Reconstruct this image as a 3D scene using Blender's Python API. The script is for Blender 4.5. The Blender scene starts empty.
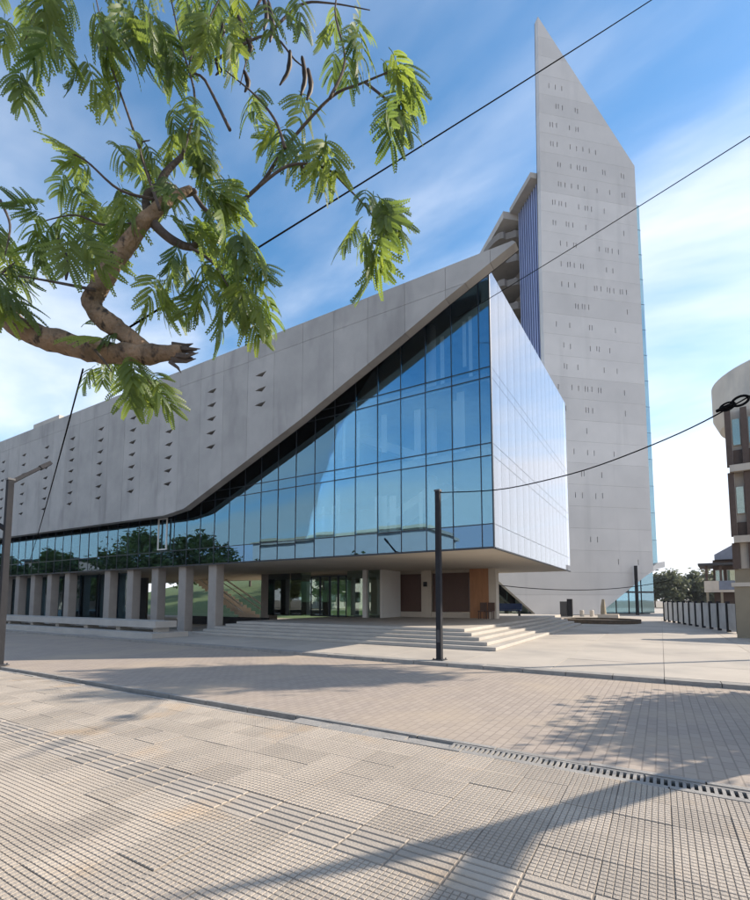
import bpy, bmesh, math, random
from mathutils import Vector, Matrix, noise
from mathutils.geometry import tessellate_polygon
R = math.radians
scene = bpy.context.scene
col = scene.collection
random.seed(7)

# ------------------------------------------------------------------ camera, world, sun, exposure
EYE = 1.7
YAW, PITCH, FPX, SHIFT = R(31.25), R(4.5), 470.0, 113.0
cd = bpy.data.cameras.new('camera'); cam = bpy.data.objects.new('camera', cd); col.objects.link(cam)
cam.location = (0, 0, EYE); cam.rotation_euler = (R(90) + PITCH, 0, YAW)
cd.sensor_fit = 'HORIZONTAL'; cd.sensor_width = 36; cd.lens = FPX / 750 * 36
cd.shift_y = SHIFT / 750; cd.clip_start = .05; cd.clip_end = 6000
scene.camera = cam

SUN_EL = R(27); SDX, SDY = .735, .678          # horizontal direction towards the sun
SUN_ROT = math.atan2(SDX, SDY)
w = bpy.data.worlds.new('World'); scene.world = w; w.use_nodes = True
nt = w.node_tree; N = nt.nodes; L = nt.links
for n in list(N): N.remove(n)
out = N.new('ShaderNodeOutputWorld'); bg = N.new('ShaderNodeBackground'); bg.inputs[1].default_value = .13
sky = N.new('ShaderNodeTexSky'); sky.sky_type = 'NISHITA'; sky.sun_disc = False
sky.sun_elevation = SUN_EL; sky.sun_rotation = SUN_ROT
sky.air_density = 1.0; sky.dust_density = .5; sky.ozone_density = 3.0
tc = N.new('ShaderNodeTexCoord'); sep = N.new('ShaderNodeSeparateXYZ'); L.new(tc.outputs['Generated'], sep.inputs[0])
def wmath(op, a, b=None, clamp=False):
    m = N.new('ShaderNodeMath'); m.operation = op; m.use_clamp = clamp
    for i, v in enumerate((a, b)):
        if v is None: continue
        if isinstance(v, (int, float)): m.inputs[i].default_value = v
        else: L.new(v, m.inputs[i])
    return m.outputs[0]
zz = wmath('ADD', wmath('MAXIMUM', sep.outputs['Z'], 0.0), .16)
cx_ = wmath('DIVIDE', sep.outputs['X'], zz); cy_ = wmath('DIVIDE', sep.outputs['Y'], zz)
comb = N.new('ShaderNodeCombineXYZ'); L.new(cx_, comb.inputs[0]); L.new(cy_, comb.inputs[1])
mp = N.new('ShaderNodeMapping'); mp.inputs['Rotation'].default_value = (0, 0, R(25)); mp.inputs['Location'].default_value = (6.2, 19.5, 0)
mp.inputs['Scale'].default_value = (.55, 1.0, 1); L.new(comb.outputs[0], mp.inputs[0])
nz = N.new('ShaderNodeTexNoise'); nz.inputs['Scale'].default_value = .75; nz.inputs['Detail'].default_value = 7
nz.inputs['Roughness'].default_value = .55; nz.inputs['Distortion'].default_value = .5
L.new(mp.outputs[0], nz.inputs['Vector'])
# cloud cover thickens towards the horizon as the layer is seen more edge-on
hor = N.new('ShaderNodeMapRange'); hor.inputs[1].default_value = .0; hor.inputs[2].default_value = .80
hor.inputs[3].default_value = .245; hor.inputs[4].default_value = -.14; L.new(sep.outputs['Z'], hor.inputs[0])
cl = wmath('ADD', nz.outputs[0], hor.outputs[0])
cmask = N.new('ShaderNodeMapRange'); cmask.interpolation_type = 'SMOOTHSTEP'
cmask.inputs[1].default_value = .40; cmask.inputs[2].default_value = .70; cmask.inputs[3].default_value = 0; cmask.inputs[4].default_value = .93
L.new(cl, cmask.inputs[0])
mixc = N.new('ShaderNodeMix'); mixc.data_type = 'RGBA'
L.new(cmask.outputs[0], mixc.inputs[0]); hsat = N.new('ShaderNodeHueSaturation'); hsat.inputs['Saturation'].default_value = 1.2; hsat.inputs['Hue'].default_value = .492; hsat.inputs['Value'].default_value = 1.15; L.new(sky.outputs[0], hsat.inputs['Color']); L.new(hsat.outputs[0], mixc.inputs[6]); mixc.inputs[7].default_value = (6.0, 6.2, 6.7, 1)
L.new(mixc.outputs[2], bg.inputs[0]); L.new(bg.outputs[0], out.inputs[0])

sd = bpy.data.lights.new('sun', 'SUN'); sd.energy = 5.0; sd.angle = R(.5); sd.color = (1, .90, .76)
sun = bpy.data.objects.new('sun', sd); col.objects.link(sun)
sv = Vector((SDX * math.cos(SUN_EL), SDY * math.cos(SUN_EL), math.sin(SUN_EL)))
sun.rotation_euler = sv.to_track_quat('Z', 'Y').to_euler(); sun.location = (20, 30, 60)

vs = scene.view_settings; vs.view_transform = 'Standard'; vs.look = 'None'; vs.exposure = .75; vs.gamma = 1; vs.use_curve_mapping = False
scene.render.engine = 'CYCLES'
scene.cycles.max_bounces = 8; scene.cycles.transparent_max_bounces = 12
scene.cycles.caustics_reflective = False; scene.cycles.caustics_refractive = False

# ------------------------------------------------------------------ measuring helpers (site survey from the photograph)
CY, SY = math.cos(YAW), math.sin(YAW)
def ray(px, py):
    a = (px - 375) / FPX; b = (450 - py + SHIFT) / FPX
    f = math.cos(PITCH) - b * math.sin(PITCH); u = math.sin(PITCH) + b * math.cos(PITCH)
    X = a / f
    return Vector((CY * X - SY, SY * X + CY, u / f))
def at(px, py, d): return Vector((0, 0, EYE)) + ray(px, py) * d
def onY(px, y, py=600):
    r = ray(px, py); return (r * (y / r.y)).x
def camxy(X, Y): return (CY * X - SY * Y, SY * X + CY * Y)
def proj(v):
    X = CY * v[0] + SY * v[1]; Y = -SY * v[0] + CY * v[1]; Z = v[2] - EYE
    a = Y * math.cos(PITCH) + Z * math.sin(PITCH); b = -Y * math.sin(PITCH) + Z * math.cos(PITCH)
    if a < .05: return None
    return 375 + FPX * X / a, 450 + SHIFT - FPX * b / a

# ------------------------------------------------------------------ materials
MATS = {}
def mat(name, c1, c2=None, scale=3.0, rough=.85, bump=0.0, bscale=None, metallic=0.0, detail=6, stretch=(1, 1, 1), spots=None, spec=.5, var=.06):
    m = bpy.data.materials.new(name); m.use_nodes = True
    n = m.node_tree.nodes; l = m.node_tree.links; b = n['Principled BSDF']
    b.inputs['Roughness'].default_value = rough; b.inputs['Metallic'].default_value = metallic
    b.inputs['Specular IOR Level'].default_value = spec
    t = n.new('ShaderNodeTexCoord'); mpp = n.new('ShaderNodeMapping'); mpp.inputs['Scale'].default_value = stretch
    g = n.new('ShaderNodeNewGeometry'); l.new(g.outputs['Position'], mpp.inputs[0])
    c2 = c2 or tuple(x * .8 for x in c1)
    z = n.new('ShaderNodeTexNoise'); z.inputs['Scale'].default_value = scale; z.inputs['Detail'].default_value = detail; z.inputs['Roughness'].default_value = .62
    l.new(mpp.outputs[0], z.inputs['Vector'])
    mr = n.new('ShaderNodeMapRange'); mr.inputs[1].default_value = .3; mr.inputs[2].default_value = .7; l.new(z.outputs[0], mr.inputs[0])
    mx = n.new('ShaderNodeMix'); mx.data_type = 'RGBA'; l.new(mr.outputs[0], mx.inputs[0])
    mx.inputs[6].default_value = (*c1, 1); mx.inputs[7].default_value = (*c2, 1)
    outc = mx.outputs[2]
    if spots:                                   # second layer of stains with a shape of their own
        sc, colr, lo, hi, st = spots
        mp2 = n.new('ShaderNodeMapping'); mp2.inputs['Scale'].default_value = st; l.new(g.outputs['Position'], mp2.inputs[0])
        z2 = n.new('ShaderNodeTexNoise'); z2.inputs['Scale'].default_value = sc; z2.inputs['Detail'].default_value = 5; l.new(mp2.outputs[0], z2.inputs['Vector'])
        r2 = n.new('ShaderNodeMapRange'); r2.inputs[1].default_value = lo; r2.inputs[2].default_value = hi; l.new(z2.outputs[0], r2.inputs[0])
        m2 = n.new('ShaderNodeMix'); m2.data_type = 'RGBA'; l.new(r2.outputs[0], m2.inputs[0]); l.new(outc, m2.inputs[6]); m2.inputs[7].default_value = (*colr, 1)
        outc = m2.outputs[2]
    oi = n.new('ShaderNodeObjectInfo'); vr = n.new('ShaderNodeMapRange'); vr.inputs[3].default_value = 1 - var; vr.inputs[4].default_value = 1 + var
    l.new(oi.outputs['Random'], vr.inputs[0])
    hs = n.new('ShaderNodeHueSaturation'); l.new(vr.outputs[0], hs.inputs['Value']); l.new(outc, hs.inputs['Color'])
    l.new(hs.outputs[0], b.inputs['Base Color'])
    if bump:
        z3 = n.new('ShaderNodeTexNoise'); z3.inputs['Scale'].default_value = bscale or scale * 6; z3.inputs['Detail'].default_value = 6
        l.new(g.outputs['Position'], z3.inputs['Vector'])
        bp = n.new('ShaderNodeBump'); bp.inputs['Strength'].default_value = bump; bp.inputs['Distance'].default_value = .02
        l.new(z3.outputs[0], bp.inputs['Height']); l.new(bp.outputs[0], b.inputs['Normal'])
    MATS[name] = m; return m

mat('concrete', (.41, .40, .385), (.32, .315, .307), .7, .85, .3, 14, spots=(1.0, (.25, .245, .242), .53, .82, (1.4, 1.4, .35)))
mat('concrete_tower', (.62, .605, .59), (.54, .53, .52), .22, .85, .15, 6, spots=(.5, (.47, .465, .46), .55, .85, (1.4, 1.4, .12)))
mat('concrete_light', (.46, .43, .39), (.38, .355, .325), 1.2, .85, .2, 20)
mat('column_concrete', (.33, .30, .27), (.27, .245, .225), 1.5, .85, .2, 20)
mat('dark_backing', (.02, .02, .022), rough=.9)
mat('soffit', (.55, .49, .41), (.5, .45, .38), .7, .8)
mat('plaza_stone', (.47, .415, .35), (.40, .35, .30), .9, .8, .2, 30, spots=(.35, (.28, .255, .23), .5, .8, (1, 1, 1)))
mat('step_stone', (.44, .40, .35), (.37, .335, .295), 1.5, .8, .2, 30)
mat('tile', (.44, .378, .312), (.335, .288, .242), 1.1, .85, .35, 60, spots=(1.3, (.42, .32, .225), .58, .74, (1, 1, 1)), var=.11)
mat('tile_dirt', (.33, .28, .23), (.25, .215, .18), 4, .95)
mat('kerb_stone', (.33, .31, .285), (.23, .215, .20), 4, .9, .4, 30)
mat('cast_iron', (.12, .11, .10), (.07, .065, .06), 8, .7, .2, 40, metallic=.4)
mat('earth', (.27, .22, .17), (.20, .17, .13), .3, .95, .2, 5)
mat('grass', (.09, .13, .04), (.05, .09, .025), 2, .95, .4, 30)
mat('steel_dark', (.022, .023, .027), (.03, .03, .034), 6, .75, metallic=0, spec=.12)
mat('steel_grey', (.06, .062, .07), (.05, .05, .056), 6, .5, metallic=.2)
mat('frame', (.03, .04, .055), rough=.4, metallic=.4)
mat('cable', (.008, .008, .009), rough=1, spec=0)
mat('white_paint', (.78, .77, .75), (.70, .69, .67), 1, .7)
mat('inner_wall', (.70, .69, .66), (.62, .61, .58), .6, .8)
mat('floor_inner', (.35, .33, .30), rough=.6)
mat('wood_dark', (.10, .045, .03), (.065, .03, .02), 3, .5, stretch=(6, 6, 1))
mat('wood_orange', (.46, .22, .10), (.36, .16, .07), 2, .6, stretch=(3, 3, .6))  # sunlit warmth of the wood put into the colour
mat('bark', (.29, .20, .13), (.12, .088, .06), 9, .95, 1.0, 45, spots=(26, (.05, .038, .03), .56, .66, (1, 1, .45)))
mat('bark_dark', (.10, .08, .07), (.06, .05, .045), 14, .95, .6, 60)
mat('pod', (.035, .02, .014), (.02, .012, .01), 20, .6)
mat('fin_blue', (.40, .47, .70), (.34, .41, .64), .3, .35, metallic=.2)  # made paler to carry the light on the fins
mat('balcony_concrete', (.24, .22, .20), (.18, .165, .15), .6, .9)
mat('fin_gap', (.02, .045, .17), (.015, .035, .13), .3, .25)  # deep navy with the shade between the fins put into it
mat('plaster', (.64, .57, .48), (.54, .48, .41), .8, .85, .1, 20, spots=(.9, (.42, .39, .35), .55, .8, (1, 1, .3)))
mat('plaster_beige', (.33, .28, .20), (.26, .22, .16), 1, .85, .1, 20)
mat('brick_red', (.12, .085, .07), (.09, .062, .05), 4, .85)
mat('roof_metal', (.20, .23, .30), (.15, .17, .22), 2, .5)
mat('fence_white', (.66, .65, .63), (.52, .5, .48), 1.2, .8, spots=(2, (.36, .33, .29), .55, .8, (1, 1, .4)))
mat('soil', (.13, .095, .065), (.08, .06, .045), 6, .95, .6, 25)
mat('blue_plastic', (.035, .07, .18), rough=.5)
mat('roof_dark', (.06, .06, .065), rough=.8)
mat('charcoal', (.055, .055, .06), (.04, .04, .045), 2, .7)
mat('pink_plaster', (.52, .36, .30), (.44, .31, .26), 1, .85)

def glass(name, tint, refl, base, trans):
    """coated glazing: Fresnel-weighted mirror over tinted see-through sheet"""
    m = bpy.data.materials.new(name); m.use_nodes = True
    n = m.node_tree.nodes; l = m.node_tree.links
    for x in list(n): n.remove(x)
    o = n.new('ShaderNodeOutputMaterial'); t = n.new('ShaderNodeBsdfTransparent'); g = n.new('ShaderNodeBsdfGlossy')
    t.inputs[0].default_value = (*trans, 1); g.inputs['Color'].default_value = (*refl, 1); g.inputs['Roughness'].default_value = .008
    lw = n.new('ShaderNodeFresnel'); lw.inputs['IOR'].default_value = 1.55
    mr = n.new('ShaderNodeMapRange'); mr.inputs[3].default_value = base; mr.inputs[4].default_value = 1.0; l.new(lw.outputs[0], mr.inputs[0])
    # slight waviness of the panes, different for every pane
    geo = n.new('ShaderNodeNewGeometry'); nz_ = n.new('ShaderNodeTexNoise'); nz_.inputs['Scale'].default_value = .8; nz_.inputs['Detail'].default_value = 1
    l.new(geo.outputs['Position'], nz_.inputs['Vector'])
    bp = n.new('ShaderNodeBump'); bp.inputs['Strength'].default_value = .06; bp.inputs['Distance'].default_value = .02
    l.new(nz_.outputs[0], bp.inputs['Height']); l.new(bp.outputs[0], g.inputs['Normal'])
    mx = n.new('ShaderNodeMixShader'); l.new(mr.outputs[0], mx.inputs[0]); l.new(t.outputs[0], mx.inputs[1]); l.new(g.outputs[0], mx.inputs[2])
    l.new(mx.outputs[0], o.inputs[0]); MATS[name] = m
glass('glass_blue', None, (.38, .69, .88), .21, (.90, .97, .98))
glass('glass_spandrel', None, (.27, .50, .76), .30, (.12, .19, .26))
glass('glass_silver', None, (.985, .98, 1.0), .40, (.95, .97, .98))
glass('glass_clear', None, (.85, .95, .92), .12, (.72, .82, .78))
glass('glass_teal', None, (.55, .80, .90), .45, (.30, .48, .52))

def leafmat(name, c1, c2, tr):
    m = bpy.data.materials.new(name); m.use_nodes = True
    n = m.node_tree.nodes; l = m.node_tree.links
    for x in list(n): n.remove(x)
    o = n.new('ShaderNodeOutputMaterial'); d = n.new('ShaderNodeBsdfPrincipled'); t = n.new('ShaderNodeBsdfTranslucent'); mx = n.new('ShaderNodeMixShader')
    oi = n.new('ShaderNodeObjectInfo'); g = n.new('ShaderNodeNewGeometry'); z = n.new('ShaderNodeTexNoise'); z.inputs['Scale'].default_value = 6
    l.new(g.outputs['Position'], z.inputs['Vector'])
    ad = n.new('ShaderNodeMath'); ad.operation = 'ADD'; l.new(oi.outputs['Random'], ad.inputs[0]); l.new(z.outputs[0], ad.inputs[1])
    mr = n.new('ShaderNodeMapRange'); mr.inputs[1].default_value = .4; mr.inputs[2].default_value = 1.5; l.new(ad.outputs[0], mr.inputs[0])
    c = n.new('ShaderNodeMix'); c.data_type = 'RGBA'; c.inputs[6].default_value = (*c1, 1); c.inputs[7].default_value = (*c2, 1); l.new(mr.outputs[0], c.inputs[0])
    l.new(c.outputs[2], d.inputs['Base Color']); d.inputs['Roughness'].default_value = .5
    hs = n.new('ShaderNodeHueSaturation'); hs.inputs['Hue'].default_value = .48; hs.inputs['Saturation'].default_value = 1.05; hs.inputs['Value'].default_value = tr
    l.new(c.outputs[2], hs.inputs['Color']); l.new(hs.outputs[0], t.inputs[0])
    mx.inputs[0].default_value = .5; l.new(d.outputs[0], mx.inputs[1]); l.new(t.outputs[0], mx.inputs[2]); l.new(mx.outputs[0], o.inputs[0]); MATS[name] = m
leafmat('leaf', (.045, .085, .022), (.135, .185, .035), 2.6)
leafmat('leaf_far', (.045, .075, .018), (.085, .11, .03), 1.2)
leafmat('leaf_hazy', (.10, .12, .07), (.15, .16, .10), 1.0)  # paler and greyer: distance haze put into the leaf colour

def paving_mat():
    m = bpy.data.materials.new('block_paving'); m.use_nodes = True
    n = m.node_tree.nodes; l = m.node_tree.links; b = n['Principled BSDF']; b.inputs['Roughness'].default_value = .85
    g = n.new('ShaderNodeNewGeometry'); mp_ = n.new('ShaderNodeMapping'); mp_.inputs['Rotation'].default_value = (0, 0, R(90)); l.new(g.outputs['Position'], mp_.inputs[0])
    br = n.new('ShaderNodeTexBrick'); br.inputs['Scale'].default_value = 1; br.inputs['Brick Width'].default_value = .24; br.inputs['Row Height'].default_value = .12
    br.inputs['Mortar Size'].default_value = .008; br.inputs['Color1'].default_value = (.38, .312, .258, 1); br.inputs['Color2'].default_value = (.33, .27, .224, 1); br.inputs['Mortar'].default_value = (.25, .205, .172, 1)
    l.new(mp_.outputs[0], br.inputs['Vector'])
    z = n.new('ShaderNodeTexNoise'); z.inputs['Scale'].default_value = .55; z.inputs['Detail'].default_value = 7; l.new(g.outputs['Position'], z.inputs['Vector'])
    r = n.new('ShaderNodeMapRange'); r.inputs[1].default_value = .45; r.inputs[2].default_value = .72; r.inputs[4].default_value = .75; l.new(z.outputs[0], r.inputs[0])
    mx = n.new('ShaderNodeMix'); mx.data_type = 'RGBA'; l.new(r.outputs[0], mx.inputs[0]); l.new(br.outputs['Color'], mx.inputs[6]); mx.inputs[7].default_value = (.42, .335, .25, 1)
    l.new(mx.outputs[2], b.inputs['Base Color'])
    bp = n.new('ShaderNodeBump'); bp.inputs['Strength'].default_value = .6; bp.inputs['Distance'].default_value = .01; bp.invert = True
    l.new(br.outputs['Fac'], bp.inputs['Height']); l.new(bp.outputs[0], b.inputs['Normal']); MATS['block_paving'] = m
paving_mat()

# ------------------------------------------------------------------ mesh builder
class MB:
    def __init__(s): s.v = []; s.f = []
    def quad(s, *p):
        i = len(s.v); s.v += [tuple(q) for q in p]; s.f.append(tuple(range(i, i + len(p))))
    def box(s, x0, x1, y0, y1, z0, z1):
        i = len(s.v)
        s.v += [(x0, y0, z0), (x1, y0, z0), (x1, y1, z0), (x0, y1, z0), (x0, y0, z1), (x1, y0, z1), (x1, y1, z1), (x0, y1, z1)]
        for f in ((3, 2, 1, 0), (4, 5, 6, 7), (0, 1, 5, 4), (1, 2, 6, 5), (2, 3, 7, 6), (3, 0, 4, 7)): s.f.append(tuple(i + k for k in f))
        return s
    def obox(s, o, e, n, a0, a1, b0, b1, z0, z1):
        """box in a rotated plan frame: o + e*a - n*b"""
        i = len(s.v)
        for z in (z0, z1):
            for a, b in ((a0, b0), (a1, b0), (a1, b1), (a0, b1)): s.v.append((o[0] + e[0] * a - n[0] * b, o[1] + e[1] * a - n[1] * b, z))
        for f in ((3, 2, 1, 0), (4, 5, 6, 7), (0, 1, 5, 4), (1, 2, 6, 5), (2, 3, 7, 6), (3, 0, 4, 7)): s.f.append(tuple(i + k for k in f))
        return s
    def prism(s, poly, M0, M1, holes=()):
        """poly in 2D; M0/M1 map (a,b)->3D for the front and back faces; holes go right through"""
        loops = [poly] + list(holes)
        pts = [Vector((a, b, 0)) for lp in loops for a, b in lp]
        tris = tessellate_polygon([[Vector((a, b, 0)) for a, b in lp] for lp in loops])
        i = len(s.v); n = len(pts)
        s.v += [tuple(M0(p.x, p.y)) for p in pts] + [tuple(M1(p.x, p.y)) for p in pts]
        for t in tris:
            s.f.append(tuple(i + k for k in t)); s.f.append(tuple(i + n + k for k in reversed(t)))
        k = 0
        for lp in loops:
            m = len(lp)
            for j in range(m):
                a, b = k + j, k + (j + 1) % m
                s.f.append((i + a, i + b, i + n + b, i + n + a))
            k += m
        return s
    def tube(s, pts, rad, seg=10, jag=0, cap=True, seed=0):
        pts = [Vector(p) for p in pts]; i0 = len(s.v); up = Vector((.13, .31, .94)); rnd = random.Random(seed)
        for k, p in enumerate(pts):
            t = (pts[min(k + 1, len(pts) - 1)] - pts[max(k - 1, 0)]).normalized()
            a = t.cross(up); a = a.normalized() if a.length > .05 else t.cross(Vector((1, 0, 0))).normalized()
            b = t.cross(a).normalized(); r = rad[k] if isinstance(rad, (list, tuple)) else rad
            for j in range(seg):
                an = 2 * math.pi * j / seg; q = a * math.cos(an) + b * math.sin(an)
                rr = r
                if jag: rr *= 1 + jag * noise.noise((p + q * r) * 9 + Vector((seed, 0, 0))) + jag * .5 * noise.noise((p + q * r) * 28)
                s.v.append(tuple(p + q * rr))
        for k in range(len(pts) - 1):
            for j in range(seg):
                a = i0 + k * seg + j; b = i0 + k * seg + (j + 1) % seg
                s.f.append((a, b, b + seg, a + seg))
        if cap:
            s.f.append(tuple(i0 + j for j in reversed(range(seg)))); e = i0 + (len(pts) - 1) * seg; s.f.append(tuple(e + j for j in range(seg)))
        return s
    def build(s, name, material, parent=None, smooth=False, fix=True):
        off = Vector((0, 0, 0)); p = parent
        while p is not None: off += p.location; p = p.parent
        me = bpy.data.meshes.new(name); me.from_pydata([tuple(Vector(v) - off) for v in s.v], [], s.f)
        if fix:
            bm = bmesh.new(); bm.from_mesh(me); bmesh.ops.recalc_face_normals(bm, faces=bm.faces); bm.to_mesh(me); bm.free()
        me.materials.append(MATS[material])
        if smooth: me.polygons.foreach_set('use_smooth', [True] * len(me.polygons))
        o = bpy.data.objects.new(name, me); col.objects.link(o); o.parent = parent
        return o

def thing(name, loc, label, cat, group=None):
    o = bpy.data.objects.new(name, None); col.objects.link(o); o.location = loc; o.empty_display_size = .3
    return tag(o, label, cat, group)
def tag(o, label, cat, group=None):
    o['label'] = label; o['category'] = cat
    if group: o['group'] = group
    return o
def struct(o): o['kind'] = 'structure'; return o
def stuff(o): o['kind'] = 'stuff'; return o
def part(name, material, parent, *boxes):
    m = MB()
    for b in boxes: m.box(*b)
    return m.build(name, material, parent)
def place(me, name, parent, loc, rot=None, sc=1.0, matrix=None):
    o = bpy.data.objects.new(name, me); col.objects.link(o); o.parent = parent
    if matrix is not None: o.matrix_basis = matrix
    else:
        o.location = loc
        if rot: o.rotation_euler = rot
        o.scale = (sc, sc, sc)
    return o
def curve_pts(pts, n=6):
    """smooth Catmull-Rom through points"""
    pts = [Vector(p) for p in pts]; o = []
    for k in range(len(pts) - 1):
        p0, p1, p2, p3 = pts[max(k - 1, 0)], pts[k], pts[k + 1], pts[min(k + 2, len(pts) - 1)]
        for j in range(n):
            t = j / n
            o.append(.5 * ((2 * p1) + (p2 - p0) * t + (2 * p0 - 5 * p1 + 4 * p2 - p3) * t * t + (3 * p1 - p0 - 3 * p2 + p3) * t ** 3))
    return o + [pts[-1]]
def lerp_list(r, n):
    o = []
    for k in range(len(r) - 1): o += [r[k] + (r[k + 1] - r[k]) * j / n for j in range(n)]
    return o + [r[-1]]

# ------------------------------------------------------------------ ground, road, pavement, plaza
YC0, YC1 = 5.22, 5.47        # drainage channel
YK0, YK1 = 12.0, 12.35       # kerb of the plaza
ZR = -.09                    # road level
m = MB(); m.quad((-2300, -2300, -.32), (2300, -2300, -.32), (2300, 2300, -.32), (-2300, 2300, -.32)); struct(m.build('ground', 'earth'))
m = MB(); m.prism([(YC1 + .1, -.3), (YK0, -.3), (YK0, ZR), (YC1 + .1, -.022)], lambda p, q: (-90, p, q), lambda p, q: (60, p, q)); struct(m.build('road', 'block_paving'))
m = MB(); m.box(-90, 60, -30, YC0 - .08, -.3, -.022); pave = struct(m.build('pavement', 'tile_dirt'))
m = MB(); m.box(-90, 60, YK1, 110, -.3, -.012); plaza = struct(m.build('plaza', 'tile_dirt'))
m = MB(); m.box(-90, 60, YC0, YC1, -.31, -.27); struct(m.build('channel_bed', 'soil'))

# studded paving tiles, 40 cm
T = .4; G = .0025
def stud_tile(n):
    b = MB(); h = T / 2 - G / 2; b.box(-h, h, -h, h, -.02, -.0045)
    b.f.pop(0)
    p = 2 * h / n; g = p * .17
    for i in range(n):
        for j in range(n):
            x0, y0 = -h + i * p + g / 2, -h + j * p + g / 2; x1, y1 = x0 + p - g, y0 + p - g; e = .0015
            k = len(b.v)
            b.v += [(x0, y0, -.0045), (x1, y0, -.0045), (x1, y1, -.0045), (x0, y1, -.0045), (x0 + e, y0 + e, 0), (x1 - e, y0 + e, 0), (x1 - e, y1 - e, 0), (x0 + e, y1 - e, 0)]
            for f in ((4, 5, 6, 7), (0, 1, 5, 4), (1, 2, 6, 5), (2, 3, 7, 6), (3, 0, 4, 7)): b.f.append(tuple(k + q for q in f))
    return b
def bar_tile(n):
    b = MB(); h = T / 2 - G / 2; b.box(-h, h, -h, h, -.02, -.007); b.f.pop(0)
    p = 2 * h / n
    for j in range(n):
        y0 = -h + j * p + p * .11; y1 = -h + (j + 1) * p - p * .11; e = .003; x0, x1 = -h + .008, h - .008; k = len(b.v)
        b.v += [(x0, y0, -.007), (x1, y0, -.007), (x1, y1, -.007), (x0, y1, -.007), (x0 + e, y0 + e, 0), (x1 - e, y0 + e, 0), (x1 - e, y1 - e, 0), (x0 + e, y1 - e, 0)]
        for f in ((4, 5, 6, 7), (0, 1, 5, 4), (1, 2, 6, 5), (2, 3, 7, 6), (3, 0, 4, 7)): b.f.append(tuple(k + q for q in f))
    return b
def mesh_of(b, name, material):
    me = bpy.data.meshes.new(name); me.from_pydata(b.v, [], b.f); me.materials.append(MATS[material]); return me
st = stud_tile(9); bt = bar_tile(5)
me_s = mesh_of(st, 'paving_tile', 'tile'); me_b = mesh_of(bt, 'guide_tile', 'tile')
mat('groove_dirt', (.30, .255, .21), (.21, .18, .15), 5, .95)
for me_ in (me_s, me_b):
    me_.materials.append(MATS['groove_dirt'])
    for k in range(5): me_.polygons[k].material_index = 1
far = MB()
j0 = YC0 - .09 - T / 2
rowi = 0; ntile = 0
cells = []
for j in range(-4, 14):
    y = j0 - j * T if j >= 0 else None
    if y is None: continue
    for i in range(-48, 22):
        x = -.2 + i * T
        vis = False; near = False
        for dx in (-.2, 0, .2):
            for dy in (-.2, 0, .2):
                q = proj((x + dx, y + dy, 0))
                if q and -1 <= q[0] <= 751 and q[1] <= 901: vis = True
                if q and -400 <= q[0] <= 1150 and q[1] <= 1300: near = True
        if vis or near: cells.append((x, y, j, vis))
for x, y, j, vis in cells:
    guide = (j == 5)
    if vis:
        o = place(me_b if guide else me_s, 'guide_tile' if guide else 'paving_tile', pave, (x + random.uniform(-.001, .001), y, random.uniform(-.0045, .002)), (random.gauss(0, .002), random.gauss(0, .002), random.gauss(0, .002))); ntile += 1
    else:
        src = bt if guide else st; k = len(far.v)
        far.v += [(a + x, b_ + y, c) for a, b_, c in src.v]; far.f += [tuple(k + q for q in f) for f in src.f]
print('tiles in view', ntile, 'far faces', len(far.f))
stuff(far.build('outer_paving_tiles', 'tile', pave, fix=False))

# channel: pavement edge blocks, road edge blocks, cover slabs, slotted grates
kx = -60
me_edge = MB().box(0, .985, 0, .075, -.25, 0); 
ed = mesh_of(me_edge, 'edge_stone', 'kerb_stone')
while kx < 14:
    place(ed, 'edge_stone', pave, (kx, YC0 - .078, random.uniform(-.008, .002)), (0, 0, random.gauss(0, .004)))
    kx += 1.0
road = bpy.data.objects['road']
kx = -60
while kx < 14:
    place(ed, 'edge_stone', road, (kx + .3, YC1 + .022, -.012 + random.uniform(-.012, .006)), (0, 0, random.gauss(0, .006)))
    kx += 1.0
def cover(x0, x1, dz, tilt, lab):
    hw = (YC1 - YC0) / 2 - .012; hl = (x1 - x0) / 2 - .01
    t = MB(); t.box(-hl, hl, -hw, hw, -.085, -.03)
    o = t.build('drain_cover', 'kerb_stone'); o.location = ((x0 + x1) / 2, (YC0 + YC1) / 2, dz); o.rotation_euler = (tilt, random.gauss(0, .006), 0); tag(o, lab, 'drain cover', 'concrete covers on the drainage channel')
xs = -22.0
lab = 'plain concrete slab covering the drainage channel along the tiled pavement'
while xs < -2.35:
    if not (-7.0 < xs < -4.75 or -13.5 < xs < -10.6):
        cover(xs, xs + .6, random.uniform(-.012, .004) - (.05 if xs < -6 else 0), random.gauss(0, .008), lab)
    xs += .6
grate_me = MB()
for yy in (0.0, YC1 - YC0 - .044): grate_me.box(0, .98, yy + .004, yy + .034, -.05, -.012)
for k in range(17): grate_me.box(.005 + k * .0595, .033 + k * .0595, .034, YC1 - YC0 - .040, -.045, -.014)
gm = mesh_of(grate_me, 'drain_grate', 'cast_iron')
gm.materials[0] = MATS['kerb_stone']
for k in range(7):
    o = place(gm, 'drain_grate', None, (-2.2 + k * 1.0, YC0, random.uniform(-.004, .002)))
    tag(o, 'slotted grate over the drainage channel at the edge of the tiled pavement', 'grate', 'slotted grates on the drainage channel')

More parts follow.
